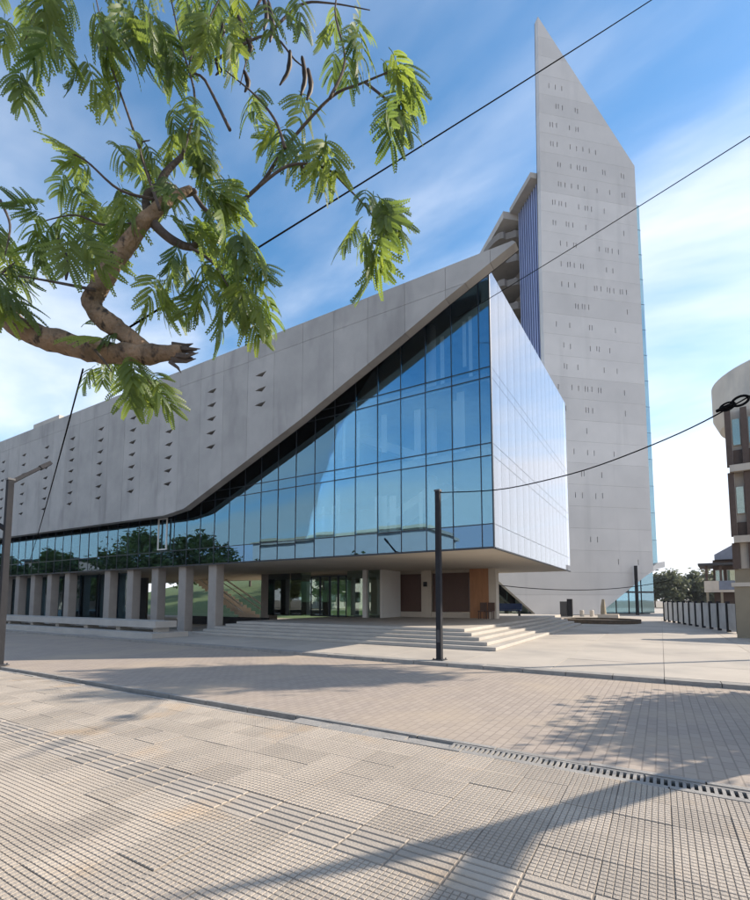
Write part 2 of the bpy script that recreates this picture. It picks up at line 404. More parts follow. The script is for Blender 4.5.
# plaza kerb and slabs
ks = mesh_of(MB().box(0, .985, 0, YK1 - YK0, -.28, 0), 'kerb_stone', 'kerb_stone')
kx = -60
while kx < 30:
    place(ks, 'kerb_stone', plaza, (kx, YK0, random.uniform(-.006, .003)), (0, 0, random.gauss(0, .002))); kx += 1.0
slab_me = mesh_of(MB().box(0, 2.388, 0, 2.388, -.1, 0), 'paving_slab', 'plaza_stone')
ns = 0
for i in range(-21, 8):
    for j in range(0, 16):
        x, y = i * 2.4, YK1 + .012 + j * 2.4
        if x < -5 and y > 31: continue
        q = [proj((x + a, y + b, 0)) for a in (0, 1.2, 2.4) for b in (0, 1.2, 2.4)]
        if not any(p and -60 < p[0] < 820 for p in q): continue
        place(slab_me, 'paving_slab', plaza, (x, y, random.uniform(-.003, .002))); ns += 1
print('slabs', ns)
m = MB(); m.quad((-90, YK1 + .02, -.006), (-52, YK1 + .02, -.006), (-52, 110, -.006), (-90, 110, -.006)); struct(m.build('side_plaza', 'plaza_stone'))
m = MB(); m.quad((-50, 51.5, -.006), (40, 51.5, -.006), (40, 110, -.006), (-50, 110, -.006)); struct(m.build('rear_plaza', 'plaza_stone'))

# ------------------------------------------------------------------ exhibition hall (glass and concrete)
XR, YG, YL = -5.0, 16.4, 15.45       # right glass plane, left glass plane, concrete screen front
YB, XF = 32.8, -56.0                 # rear end, far left end
ZS = 3.58                            # soffit
hall = thing('exhibition_hall', (XR, YG, 0), 'glass hall with a pointed grey concrete screen sloping up across its front', 'building')
hall_parts = hall
def ztop(y): return 14.05 + (y - YG) / (YB - YG) * .85

# screen outline in (x, z)
LOW = [(XF, 6.35), (-40.9, 6.36), (-22.6, 6.22), (-21.0, 6.42), (-16.25, 8.35), (-13.2, 9.6), (-8.7, 11.64), (-6.4, 12.74), (-3.75, 13.9)]
ZT = 14.0
OUT = LOW + [(-3.85, 14.0), (XF, ZT)]
def low_z(x):
    for (a, za), (b, zb) in zip(LOW, LOW[1:]):
        if a <= x <= b: return za + (zb - za) * (x - a) / (b - a)
    return 13.9
def clip(poly, axis, val, keep_less):
    o = []
    for k in range(len(poly)):
        p, q = poly[k], poly[(k + 1) % len(poly)]
        ip = (p[axis] <= val) if keep_less else (p[axis] >= val); iq = (q[axis] <= val) if keep_less else (q[axis] >= val)
        if ip: o.append(p)
        if ip != iq:
            t = (val - p[axis]) / (q[axis] - p[axis]); o.append((p[0] + (q[0] - p[0]) * t, p[1] + (q[1] - p[1]) * t))
    r = []
    for p in o:
        if not r or (abs(p[0] - r[-1][0]) + abs(p[1] - r[-1][1])) > 1e-4: r.append(p)
    if len(r) > 1 and abs(r[0][0] - r[-1][0]) + abs(r[0][1] - r[-1][1]) < 1e-4: r.pop()
    return r
SLX0, SLDX = -42.76 - 3.388 * 3, 3.388
slits = []
for k in range(0, 12):
    x = SLX0 + SLDX * k
    for r in range(7):
        z = 12.24 - .723 * r
        if z < low_z(x) + 1.0: continue
        if x > -16 and r > 2: continue
        if -20 < x < -18 and r > 4: continue
        slits.append((x, z))
pw = SLDX / 2
xk = XF
edges = [SLX0 - pw / 2 + pw * k for k in range(0, 34)]
edges = [XF] + [e for e in edges if XF + .3 < e < -4.2] + [-3.0]
zj = 13.1
for a, b in zip(edges, edges[1:]):
    for z0, z1 in ((5, zj), (zj, 15)):
        g = .006
        pl = clip(clip(clip(clip(OUT, 0, a + g, False), 0, b - g, True), 1, z0 + (g if z0 > 6 else 0), False), 1, z1 - (g if z1 < 14 else 0), True)
        if len(pl) < 3: continue
        hs = []
        for x, z in slits:
            if a < x < b and z0 < z < z1:
                hs.append([(x - .36, z + .04), (x + .10, z - .10), (x + .36, z + .11), (x - .1, z + .09)])
        mm = MB(); mm.prism(pl, lambda p, q: (p, YL, q), lambda p, q: (p, YL + .42, q), hs)
        o = mm.build('panel', 'concrete', hall)
mm = MB(); mm.prism(OUT[:-1] + [OUT[-1]], lambda p, q: (p, YL + .425, q), lambda p, q: (p, YL + .46, q)); 
bk = mm.build('screen_back', 'dark_backing', hall)  # near-black sheet paints in the shade deep inside the slits
# added slab between screen and roof, keeps sky light out of the gap
part('gap_cover_slab', 'concrete', hall, (XF, -9.6, YL + .465, YG + .3, 13.55, 13.95))
# small roof box behind the parapet far left
part('roof_box', 'concrete_light', hall, (-42.0, -38.0, 17.0, 20, 14.1, 15.55))

# soffit, floors, roof, rear wall, inner partition
mm = MB(); mm.box(XF, XR - .05, YG + .05, YB, ZS, ZS + .28); mm.build('soffit', 'soffit', hall)
part('floor_slab', 'floor_inner', hall, (XF, XR - .25, YG + .3, YB - .3, 6.98, 7.34))
part('floor_slab', 'floor_inner', hall, (XF, XR - .25, YG + .3, YB - .3, 9.9, 10.2))
mm = MB(); mm.prism([(YG + .1, 13.7), (YB, 14.5), (YB, 14.85), (YG + .1, 14.0)], lambda p, q: (XF, p, q), lambda p, q: (XR - .1, p, q)); mm.build('roof', 'concrete', hall)
part('rear_wall', 'inner_wall', hall, (XF, XR - .06, YB - .3, YB - .02, ZS + .3, 13.6))
part('partition_wall', 'inner_wall', hall, (XF, -13, 23, 23.2, ZS + .3, 6.97), (XF, -15, 22, 22.2, 7.35, 9.89), (XF, -17.5, 21, 21.2, 10.21, 13.5))
for k, x in enumerate([-8.2 - 6.6 * i for i in range(7)]):
    for z0, z1 in ((ZS + .29, 6.975), (7.345, 9.895), (10.205, 13.68)):
        mm = MB(); mm.tube([(x, 18.2, z0), (x, 18.2, z1)], .24, 16); mm.build('inner_column', 'white_paint', hall, True)
# inner stair flight behind the glass corner
for z0, z1, x0, x1 in ((3.9, 7.3, -14.0, -7.6), (7.35, 10.2, -7.6, -13.6)):
    mm = MB(); mm.prism([(x0, z0), (x1, z1 - .1), (x1, z1 + .3), (x0, z0 + .45)], lambda p, q: (p, 19.5, q), lambda p, q: (p, 21.0, q)); mm.build('inner_stair', 'white_paint', hall)
for k in range(30):
    x = -5.7 - random.uniform(0, 11); zf = random.choice((3.9, 3.9, 7.36, 7.36, 10.22))
    if zf + 2 > low_z(x): continue
    part('blind', 'white_paint', hall, (x, x + random.uniform(.1, .4), YG + .34 + .01 * k, YG + .345 + .01 * k, zf + random.choice((0, 0, .6)), zf + random.uniform(2.0, 2.5)))

# left glazing: panes, mullions, transoms
ROWS = [(ZS, 4.42), (4.42, 6.92), (6.92, 7.38), (7.38, 9.86), (9.86, 10.24), (10.24, 14.0)]
x = XR; ci = 0
PW = 1.1
gx = []
while x > -52:
    x1 = x - (PW if ci else .42)
    gx.append((x1, x)); x = x1; ci += 1
for i, (a, b) in enumerate(gx):
    lim = max(low_z(a), low_z(b)) + 1.7
    lim2 = min(lim, 13.95)
    for r, (z0, z1) in enumerate(ROWS):
        if z0 > lim2 - .2: continue
        z1c = min(z1, 13.7)
        g = .02
        hw, hh = (b - a) / 2 - g, (z1c - z0) / 2 - g
        mm = MB(); mm.box(-hw, hw, -.012, .012, -hh, hh)
        o = mm.build('pane', 'glass_spandrel' if r == 0 else 'glass_blue', None)
        o.parent = hall; o.location = Vector(((a + b) / 2, YG, (z0 + z1c) / 2)) - hall.location
        o.rotation_euler = (random.gauss(0, .003), 0, random.gauss(0, .004))
    ztop_m = min(max(zz1 for zz0, zz1 in ROWS if zz0 <= lim2 - .2), 13.69)
    part('mullion', 'frame', hall, (b - .016, b + .016, YG - .03, YG + .09, ZS + .002, ztop_m))
for z in (4.42, 6.92, 7.38, 9.86, 10.24):
    xl = min([a for a, b in gx if max(low_z(a), low_z(b)) + 1.7 > z], default=XF)
    part('transom', 'frame', hall, (xl, XR - .026, YG - .026, YG + .074, z - .018, z + .018))
part('sill', 'frame', hall, (XF, XR + .02, YG - .06, YG + .048, ZS - .05, ZS - .002))
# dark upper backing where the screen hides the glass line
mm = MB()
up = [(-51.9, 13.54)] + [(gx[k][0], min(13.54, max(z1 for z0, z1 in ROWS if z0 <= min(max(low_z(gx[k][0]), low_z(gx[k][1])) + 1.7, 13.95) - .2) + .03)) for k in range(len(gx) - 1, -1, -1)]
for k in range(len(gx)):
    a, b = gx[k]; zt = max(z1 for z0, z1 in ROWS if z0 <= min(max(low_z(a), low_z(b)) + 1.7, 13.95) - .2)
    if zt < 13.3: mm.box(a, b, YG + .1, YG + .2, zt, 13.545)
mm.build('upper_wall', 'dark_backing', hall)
# open framed window leaf far along the left glazing
xo = onY(160, YG, 540)
fr = MB()
for b in ((xo, xo + .06, 4.5, 6.3), (xo + .75, xo + .81, 4.5, 6.3)): fr.box(b[0], b[1], YG - .16, YG - .1, b[2], b[3])
for z in (4.5, 6.24): fr.box(xo + .062, xo + .748, YG - .158, YG - .102, z, z + .06)
fr.build('window_frame', 'white_paint', hall)

# right glazing: silicone-jointed silver panes
ny = 15; dy = (YB - YG) / ny
for k in range(ny):
    a, b = YG + k * dy, YG + (k + 1) * dy
    for r, (z0, z1) in enumerate(ROWS):
        g = .008
        za = ztop(a) if r == 5 else z1; zb = ztop(b) if r == 5 else z1
        mm = MB(); mm.prism([(a + g, z0 + g), (b - g, z0 + g), (b - g, zb - g), (a + g, za - g)], lambda p, q: (XR + .012, p, q), lambda p, q: (XR - .012, p, q))
        mm.build('pane', 'glass_silver', hall)
    if k: part('mullion', 'steel_grey', hall, (XR - .10, XR - .02, b - dy - .02, b - dy + .02, ZS + .29, ztop(a) - .3))
part('sill', 'frame', hall, (XR - .05, XR + .05, YG + .06, YB, ZS - .05, ZS - .002))
part('corner_post', 'frame', hall, (XR - .02, XR + .03, YG - .045, YG + .0, ZS + .002, 13.98))

# columns under the hall
cxs = [-20.05 - 2.46 * k for k in range(14)]
for x in cxs[:5] + cxs[6:]:
    mm = MB(); e = .03; hx, hy = .31, .27; y0 = YG + .2
    pl = [(x - hx + e, y0), (x + hx - e, y0), (x + hx, y0 + e), (x + hx, y0 + 2 * hy - e), (x + hx - e, y0 + 2 * hy), (x - hx + e, y0 + 2 * hy), (x - hx, y0 + 2 * hy - e), (x - hx, y0 + e)]
    mm.prism(pl, lambda p, q: (p, q, -.01), lambda p, q: (p, q, ZS - .003)); mm.build('column', 'column_concrete', hall)

# ground floor: lobby glass, doors, wall panels
PZ = .6
YE, YW = 25.0, 27.5
def X25(px): return onY(px, YE)
def X27(px): return onY(px, YW)
zt_ = ZS - .004
xa = X25(268)
for k, (p0, p1) in enumerate(((268, 290), (290, 311), (347, 364), (368, 380))):
    a, b = X25(p0), X25(p1)
    mm = MB(); mm.box(a + .02, b - .02, YE - .01, YE + .01, PZ + .03, zt_ - .02); mm.build('lobby_pane', 'glass_clear', hall)
for p0, p1 in ((311, 320.5), (320.5, 330), (330, 338.5), (338.5, 347)):
    a, b = X25(p0), X25(p1)
    d = MB(); t = .07
    d.box(a + .01, a + t, YE - .06, YE, PZ + .01, 3.3); d.box(b - t, b - .01, YE - .06, YE, PZ + .01, 3.3); d.box(a + t, b - t, YE - .058, YE - .002, 3.3 - t, 3.298); d.box(a + t, b - t, YE - .058, YE - .002, PZ + .012, PZ + .1)
    dd = d.build('door', 'frame', hall)
    mm = MB(); mm.box(a + t, b - t, YE - .035, YE - .02, PZ + .1, 3.3 - t); mm.build('pane', 'glass_clear', dd)
    mm = MB(); mm.tube([(b - .12, YE - .1, 1.3), (b - .12, YE - .1, 2.1)], .02, 8); mm.build('handle', 'steel_grey', dd)
part('lobby_pillar', 'white_paint', hall, (X25(364.2), X25(367.8), YE - .2, YE + .15, PZ, zt_))
part('lobby_return', 'inner_wall', hall, (X25(380), X25(380) + .15, YE, YW - .1, PZ, zt_))
part('wall_panel', 'wood_dark', hall, (X27(383), X27(421), YW, YW + .2, PZ + .35, zt_ - .2))
part('wall_panel', 'wood_dark', hall, (X27(433), X27(469), YW, YW + .2, PZ + .35, zt_ - .2))
part('base_wall', 'plaster', hall, (X27(380) + .16, X27(422), YW - .06, YW + .22, PZ, PZ + .34), (X27(432), X27(470), YW - .06, YW + .22, PZ, PZ + .34))
part('pilaster', 'plaster', hall, (X27(422) + .01, X27(432) - .01, YW - .12, YW + .25, PZ, zt_))
part('wall_panel', 'wood_orange', hall, (X27(470) + .01, -8.75, YW - .05, YW + .2, PZ, zt_))
part('corner_pilaster', 'plaster', hall, (-8.74, -8.3, YW - .08, YW + .5, PZ, zt_))
part('core_wall', 'plaster', hall, (-12.0, -11.7, YW + .51, YB - .5, PZ, zt_))
part('wall_lamp', 'steel_dark', hall, (X27(425), X27(428), YW - .24, YW - .121, 2.55, 2.85))
part('bulkhead', 'soffit', hall, (X25(268), -8.8, YW + .2, YW + .4, 3.1, zt_))
# lobby interior behind the glass
part('lobby_wall', 'inner_wall', hall, (-19.4, -12.1, 31, 31.2, PZ, zt_))
part('reception_desk', 'wood_dark', hall, (X25(272), X25(305), 27.2, 27.9, PZ, 1.55))
mm = MB(); mm.tube([(-19.0, 28.5, PZ), (-19.0, 28.5, zt_)], .3, 16); mm.build('lobby_column', 'white_paint', hall, True)
# ground floor glazing behind the left columns, dark rooms behind it
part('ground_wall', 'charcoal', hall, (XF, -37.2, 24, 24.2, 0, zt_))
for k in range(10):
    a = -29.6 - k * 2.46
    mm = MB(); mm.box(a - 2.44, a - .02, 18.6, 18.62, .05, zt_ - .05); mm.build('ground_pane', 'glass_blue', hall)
    part('ground_mullion', 'frame', hall, (a - .0195, a + .0195, 18.56, 18.68, .0, zt_))
part('service_wall', 'column_concrete', hall, (X25(258), X25(266), YE + .3, YE + 1.2, 0, zt_))
part('planter_wall', 'dark_backing', hall, (-29.4, -21.7, 22.2, 22.6, 0, .55))

# ------------------------------------------------------------------ entrance steps
steps = thing('entrance_steps', (-13, 16, 0), 'wide pale stone steps wrapping the corner below the glass hall', 'steps')
NS = 5; rise = PZ / NS
for k in range(NS):
    x1 = -4.75 - .42 * k; y0 = 15.55 + .40 * k
    mm = MB(); e = .012; z0, z1 = rise * k, rise * (k + 1)
    xl = -20.2 + k * .36
    pl = [(y0 + .03, z0), (y0 + .03, z1 - .04), (y0, z1 - .04), (y0, z1 - e), (y0 + e, z1), (35, z1), (35, z0)]
    mm.box(xl, x1, y0, 35, z0 + (.003 if k == 0 else 0.0005), z1)
    o = mm.build('step', 'step_stone', steps)
    bv = o.modifiers.new('edge', 'BEVEL'); bv.width = .012; bv.segments = 2
ph = MB(); ph.box(-21.7, -8.3, 35, 48, 0, .3); ph.build('rear_terrace', 'step_stone', steps)

# concrete bench slabs at the left
bench = thing('concrete_bench', (-27, 12.9, 0), 'long low concrete bench of two stacked slabs in front of the left columns', 'bench')
part('base_slab', 'concrete_light', bench, (-48, -19.2, 12.75, 14.6, .0, .22))
for k in range(10): part('bench_leg', 'concrete_light', bench, (-20.3 - 3 * k, -19.95 - 3 * k, 13.5, 14.1, .22, .42))
part('seat_slab', 'concrete_light', bench, (-48, -19.75, 13.25, 14.35, .42, .72))

# ------------------------------------------------------------------ tower
tp0 = Vector((-10.6, 54.39)); te = (.7444, .6681); tn = (.6681, -.7444)
TS = 1.0
def TW(v): return lambda s, z: (tp0.x + te[0] * s - tn[0] * v, tp0.y + te[1] * s - tn[1] * v, z)
tower = thing('office_tower', (tp0.x + te[0] * 7, tp0.y + te[1] * 7, 0), 'tall pale concrete tower with a blade-shaped pointed front rising above its roof', 'tower')
BL = [(-1.6, .05), (6.9, .05), (6.95, .7), (13.4, 5.2), (13.4, 55.6), (.8, 73.0), (.35, 40.0), (.3, 14), (-6.6, 8.5), (-6.6, 4.1), (-6.05, 3.9), (-1.75, .3)]
rnd = random.Random(11)
tslits = []
zrow = 64.0
while zrow > 6:
    smax = 12.2 if zrow < 54 else 12.2 - (zrow - 54) * .72 - 1.0
    dens = .62 if 38 < zrow < 62 else (.45 if zrow > 26 else .22)
    s = 2.0
    while s < min(smax, 11.9):
        if rnd.random() < dens * (1.15 if s < 7 else .75):
            tslits.append((s, zrow + rnd.uniform(-.05, .05)))
            if rnd.random() < .3: tslits.append((s + .32, zrow + rnd.uniform(-.05, .05)))
        s += .86
    zrow -= 2.52
zb = [0] + [2.26 + 2.52 * k for k in range(30)]
for z0, z1 in zip(zb, zb[1:]):
    g = .007
    pl = clip(clip(BL, 1, z0 + (g if z0 else 0), False), 1, z1 - g, True)
    if len(pl) < 3: continue
    hs = []
    for s, z in tslits:
        if z0 + .5 < z < z1 - .5: hs.append([(s - .055, z - .32), (s + .04, z - .32), (s + .055, z + .32), (s - .04, z + .32)])
    mm = MB(); mm.prism(pl, TW(0), TW(.7), hs); mm.build('panel', 'concrete_tower', tower)
mm = MB(); mm.prism([(s if s < 13 else 13.38, z) for s, z in BL], TW(.705), TW(.8)); mm.build('blade_back', 'dark_backing', tower)  # near-black colour stands for the shade within the tower slits
ZB = 53.0
def tpart(name, material, a0, a1, b0, b1, z0, z1, parent=tower):
    return MB().obox(tp0, te, tn, a0, a1, b0, b1, z0, z1).build(name, material, parent)
tpart('body', 'balcony_concrete', 2.0, 12.6, .82, 15.5, 5, ZB - .6)
tpart('roof_slab', 'concrete_light', -.3, 13.0, .82, 6.2, ZB - .58, ZB + .1)
tpart('roof_slab', 'concrete_light', -1.2, 12.0, 6.21, 15.2, ZB - 1.4, ZB - .4)
tpart('end_wall', 'concrete_light', -1.2, 12.0, 14.4, 15.2, 4, ZB - 1.42)
# blue vertical fins on the left side
tpart('side_glass', 'fin_gap', .95, 1.2, .85, 6.0, 5, ZB - .6)
for k in range(10):
    b = .95 + k * .54
    tpart('fin', 'fin_blue', .80, .94, b, b + .16, 6, ZB - .62)
# balconies with curved fronts behind the fins
for k in range(14):
    z = 6.5 + k * 3.3
    pl = [(1.98, 6.3), (.6, 6.3)] + [(-.9 + 1.2 * math.cos(t), 10.2 + 3.4 * math.sin(t)) for t in [R(-70 - 22 * q) for q in range(8)]] + [(1.98, 13.8)]
    pl = [(a, b) for a, b in pl]
    mm = MB(); mm.prism(pl, lambda a, b, z=z: (tp0.x + te[0] * a - tn[0] * b, tp0.y + te[1] * a - tn[1] * b, z), lambda a, b, z=z: (tp0.x + te[0] * a - tn[0] * b, tp0.y + te[1] * a - tn[1] * b, z + .9))
    mm.build('balcony', 'balcony_concrete', tower)
    q0 = TW(6.5)(.5, z + .9); q1 = TW(13.6)(.1, z + 3.2)
    mm = MB(); mm.tube([q0, q1], .16, 8); mm.build('balcony_brace', 'concrete_light', tower)
# glazed strip on the right side, banded by floor
for k in range(14):
    z0 = 5.6 + k * 3.3; z1 = min(z0 + 3.26, 52.0)
    tpart('glass_band', 'glass_teal', 12.62, 15.0 + .02 * (13 - k), 1.4, 9.0, z0, z1)
    tpart('band_edge', 'frame', 12.62, 15.05 + .02 * (13 - k), 1.38, 9.02, z1 + .003, z0 + 3.298)
tpart('glass_core', 'roof_metal', 12.61, 14.4, 2.0, 8.6, 5.6, 51.6)
# glazed foot with sloping canopy
for k in range(5):
    a0 = 7.2 + k * 1.75
    tpart('lobby_pane', 'glass_teal', a0 + .02, a0 + 1.73, 3.0, 3.04, .1, 5.55)
    tpart('lobby_mullion', 'steel_dark', a0 - .05, a0 + .015, 2.94, 3.1, .05, 5.55)
tpart('lobby_beam', 'roof_dark', 7.0, 16.0, 2.9, 3.1, 2.55, 2.75)
tpart('lobby_floor', 'floor_inner', -1, 15.5, 3.2, 13, .02, .2)
tpart('lobby_wall', 'inner_wall', -1.5, 15.9, 11, 11.2, .2, 5.0)
mm = MB()
cp = [(15.9, 6.3), (15.0, 6.1), (13.8, 5.4), (12.5, 4.5), (11.2, 4.0), (11.2, 3.85), (12.6, 4.2), (13.9, 4.9), (15.0, 5.4), (15.9, 5.6)]
mm.prism(cp, TW(1.0), TW(5.0)); mm.build('canopy', 'white_paint', tower)
tpart('foot_post', 'steel_dark', 10.55, 10.8, -.6, -.35, 0, 5.6)
# dark glazed opening left of the foot
for k in range(2):
    mm = MB(); a0 = -6.4 + 2.5 * k
    tpart('side_pane', 'glass_clear', a0, a0 + 2.45, 2.0, 2.04, .1, 4.0)
tpart('side_room', 'wood_dark', -6.5, -1.4, 5.0, 5.2, .05, 4.2)
tpart('side_frame', 'plaster', -6.75, -6.5, 1.6, 2.3, .05, 4.4)

# ------------------------------------------------------------------ small things by the steps and the tower foot
def gpt(px, py): 
    r = ray(px, py); d = -EYE / r.z; return at(px, py, d)
p = gpt(598, 624)
pl_ = thing('round_planter', (p.x, p.y, 0), 'low oval planting bed with dark soil and stone rim before the tower foot', 'planter')
rim = MB(); soil_ = MB(); nseg = 28
ax, ay = 2.6, 1.7
ring = lambda s, z: [(p.x + ax * s * math.cos(t) * (1 + .05 * math.sin(3 * t)), p.y + 2.0 + ay * s * 1.4 * math.sin(t), z) for t in [2 * math.pi * k / nseg for k in range(nseg)]]
for (s0, z0), (s1, z1) in (((1.0, 0), (1.0, .28)), ((1.0, .28), (.9, .30)), ((.9, .30), (.9, .15))):
    a, b = ring(s0, z0), ring(s1, z1)
    for k in range(nseg): rim.quad(a[k], a[(k + 1) % nseg], b[(k + 1) % nseg], b[k])
rim.build('rim', 'soil', pl_)
soil_.v = ring(.9, .18); soil_.f = [tuple(range(nseg))]; soil_.build('soil', 'soil', pl_)
q = gpt(603, 622)
bo = thing('stone_block', (q.x, q.y + 1.5, 0), 'pale stone block carrying a short post beside the planting bed', 'block')
mm = MB(); mm.box(q.x - .5, q.x + 1.0, q.y + 1.2, q.y + 2.0, 0, .55); mm.build('plinth', 'plaster', bo)
mm = MB(); mm.tube([(q.x - .1, q.y + 1.6, .5), (q.x - .1, q.y + 1.6, 1.2), (q.x - .08, q.y + 1.6, 1.75)], [.22, .17, .1], 10, jag=.15); mm.build('post', 'plaster_beige', bo)
q = gpt(566, 617)
ub = thing('utility_cabinet', (q.x, q.y, 0), 'dark grey metal utility cabinet standing against the pale tower foot', 'cabinet')
mm = MB(); mm.box(q.x - .55, q.x + .1, q.y, q.y + .5, .08, 1.55); mm.build('case', 'steel_grey', ub)
mm = MB(); mm.box(q.x + .11, q.x + .6, q.y + .05, q.y + .5, .08, 1.8); mm.build('tall_case', 'steel_dark', ub)
mm = MB(); mm.box(q.x - .6, q.x + .65, q.y - .05, q.y + .55, 0, .075); mm.build('base', 'plaster', ub)
for px, lab_ in ((582, 'short pale bollard of two between the cabinet and the stone block, nearer the cabinet'), (592, 'short pale bollard of two between the cabinet and the stone block, nearer the block')):
    q = gpt(px, 616.5); b_ = MB(); b_.tube([(q.x, q.y, 0), (q.x, q.y, .6), (q.x, q.y, .66)], [.2, .2, .14], 12)
    tag(b_.build('bollard', 'plaster', None), lab_, 'bollard')
q = at(508, 612, 33)
tb = thing('blue_bench', (q.x, q.y, .0), 'blue bench with dark legs beside the orange wall on the terrace', 'bench')
mm = MB(); mm.box(q.x - .9, q.x + .9, q.y - .25, q.y + .25, .95, 1.03); mm.build('seat', 'blue_plastic', tb)
mm = MB(); mm.box(q.x - .9, q.x + .9, q.y + .26, q.y + .32, 1.05, 1.45); mm.build('backrest', 'blue_plastic', tb)
for dx in (-.8, .75): mm = MB(); mm.box(q.x + dx, q.x + dx + .06, q.y - .2, q.y + .2, .0, .95); mm.build('leg', 'steel_dark', tb)
for px, lab_ in ((482, 'dark brown wooden stool in front of the orange wall'), (490, 'dark brown wooden stool at the corner past the orange wall')):
    x_ = onY(px, 26.6); sroot = thing('stool', (x_, 26.6, PZ), lab_, 'stool')
    mm = MB(); mm.box(x_ - .2, x_ + .2, 26.4, 26.8, PZ + .42, PZ + .48); mm.build('seat', 'wood_dark', sroot)
    mm = MB(); mm.box(x_ - .2, x_ + .2, 26.805, 26.85, PZ + .48, PZ + .95); mm.build('backrest', 'wood_dark', sroot)
    for dx in (-.18, .14):
        for dy_ in (26.42, 26.74): mm = MB(); mm.box(x_ + dx, x_ + dx + .04, dy_, dy_ + .04, PZ, PZ + .42); mm.build('leg', 'wood_dark', sroot)

# ------------------------------------------------------------------ right side: fence, rounded building, far house
fa, fb = Vector((3.3, 30.0, 0)), Vector((.2, 44.5, 0)); fd = (fb - fa).normalized(); fn = Vector((-fd.y, fd.x, 0))
fence = thing('panel_fence', fa, 'white panel fence with dark posts running from the rounded building to the tower', 'fence')
npn = 11; fl = (fb - fa).length / npn
for k in range(npn + 1):
    c = fa + fd * fl * k
    MB().obox((c.x, c.y), (fd.x, fd.y), (fn.x, fn.y), -.09, .09, -.08, .08, 0, 1.62).build('post', 'steel_dark', fence)
    if k < npn: MB().obox((c.x, c.y), (fd.x, fd.y), (fn.x, fn.y), .1, fl - .1, -.03, .03, .12, 1.5 + .03 * (k % 2)).build('panel', 'fence_white', fence)

def ray_frame(px, d):
    o = at(px, 600, d); f = ray(px, 600); f = Vector((f.x, f.y)).normalized(); return o, (f.y, -f.x), (-f.x, -f.y)
bw_o, bw_e, bw_n = ray_frame(735, 21.3)
bw = thing('boundary_wall', (bw_o.x, bw_o.y, 0), 'beige boundary wall with a pale coping at the end of the white fence', 'wall')
MB().obox(bw_o, bw_e, bw_n, 0, 9, 0, .3, -.02, 2.3).build('wall', 'plaster_beige', bw)
MB().obox(bw_o, bw_e, bw_n, -.1, 9, -.08, .38, 2.302, 2.48).build('coping', 'plaster', bw)
ro, re_, rn_ = ray_frame(735, 29.6)
rb = thing('rounded_building', (ro.x, ro.y, 0), 'tall building with a rounded white balcony band on top and dark red columns', 'building')
RK = .78
def rz(z): return EYE + (z - EYE) * RK if z > 0 else z
def rpart(name, m_, a0, a1, b0, b1, z0, z1, par=rb): return MB().obox(ro, re_, rn_, a0 * RK, a1 * RK, b0 * RK, b1 * RK, rz(z0), rz(z1)).build(name, m_, par)
rpart('ground_storey', 'plaster_beige', .1, 6.5, .4, 12, -.02, 4.2)
rpart('inner_block', 'plaster', .44, 6.5, .62, 12, 4.22, 17.5)
rpart('lower_wall', 'plaster', .55, 6.5, .3, .61, 4.22, 6.3)
for z in (6.3, 12.1): rpart('ledge', 'plaster', .15, 6.5, -.35, .61, z, z + .55)
for k in range(6):
    a = k * 1.05
    rpart('column', 'brick_red', a, a + .42, .0, .6, 6.86, 12.09); rpart('column', 'brick_red', a, a + .42, .0, .6, 12.66, 17.4); rpart('column', 'brick_red', a, a + .5, .0, .29, 4.22, 6.29)
    rpart('infill', 'brick_red', a + .43, a + 1.04, .35, .6, 6.86, 8.0); rpart('infill', 'brick_red', a + .43, a + 1.04, .35, .6, 12.66, 14.0)
    if True:
        for z in (7.4, 13.1):
            f_ = rpart('window', 'plaster', a + .45, a + 1.02, .5, .59, z + 1.3, z + 3.6); rpart('pane', 'glass_clear', a + .5, a + .97, .45, .49, z + 1.36, z + 3.54, f_)
dr = MB(); dc = camxy(38.4 * RK, 40.2 * RK)
prof = [(r_ * RK, rz(z_)) for r_, z_ in [(4.0, 16.6), (5.4, 16.9), (6.5, 17.7), (7.0, 18.9), (7.0, 21.9), (6.8, 22.05), (6.7, 21.0), (3.0, 20.9)]]
ns_ = 64
for (r0, z0), (r1, z1) in zip(prof, prof[1:]):
    for k in range(ns_):
        a, b = 2 * math.pi * k / ns_, 2 * math.pi * (k + 1) / ns_
        dr.quad((dc[0] + r0 * math.cos(a), dc[1] + r0 * math.sin(a), z0), (dc[0] + r0 * math.cos(b), dc[1] + r0 * math.sin(b), z0), (dc[0] + r1 * math.cos(b), dc[1] + r1 * math.sin(b), z1), (dc[0] + r1 * math.cos(a), dc[1] + r1 * math.sin(a), z1))
dr.build('rounded_balcony', 'plaster', rb, True)
rpart('roof', 'plaster', .44, 6.5, .62, 12, 17.51, 18.2)

ho, he, hn_ = ray_frame(722, 54)
hb = thing('far_house', (ho.x, ho.y, 0), 'dark two storey house with deep balconies and a blue metal roof beyond the fence', 'house')
def hpart(name, m_, a0, a1, b0, b1, z0, z1, par=hb): return MB().obox(ho, he, hn_, a0, a1, b0, b1, z0, z1).build(name, m_, par)
hpart('core', 'brick_red', -.7, 6, 1.5, 8, 0, 6.4)
hpart('balcony_slab', 'plaster', -1.6, 6, 0, 1.49, 2.6, 2.85)
hpart('balcony_wall', 'plaster', -1.6, -.2, -.05, .1, 2.86, 3.9)
hpart('balcony_wall', 'roof_metal', -.19, 3, -.05, .1, 2.86, 3.9)
for a in (-1.45, -.1, 1.6): hpart('pillar', 'plaster_beige', a, a + .25, .15, .4, 0, 2.6); hpart('pillar', 'brick_red', a, a + .25, .15, .4, 2.86, 5.69)
for a in (-.5, .6):
    f_ = hpart('window', 'white_paint', a, a + .8, 1.42, 1.49, 3.9, 5.2); hpart('pane', 'glass_clear', a + .06, a + .74, 1.38, 1.41, 3.96, 5.14, f_)
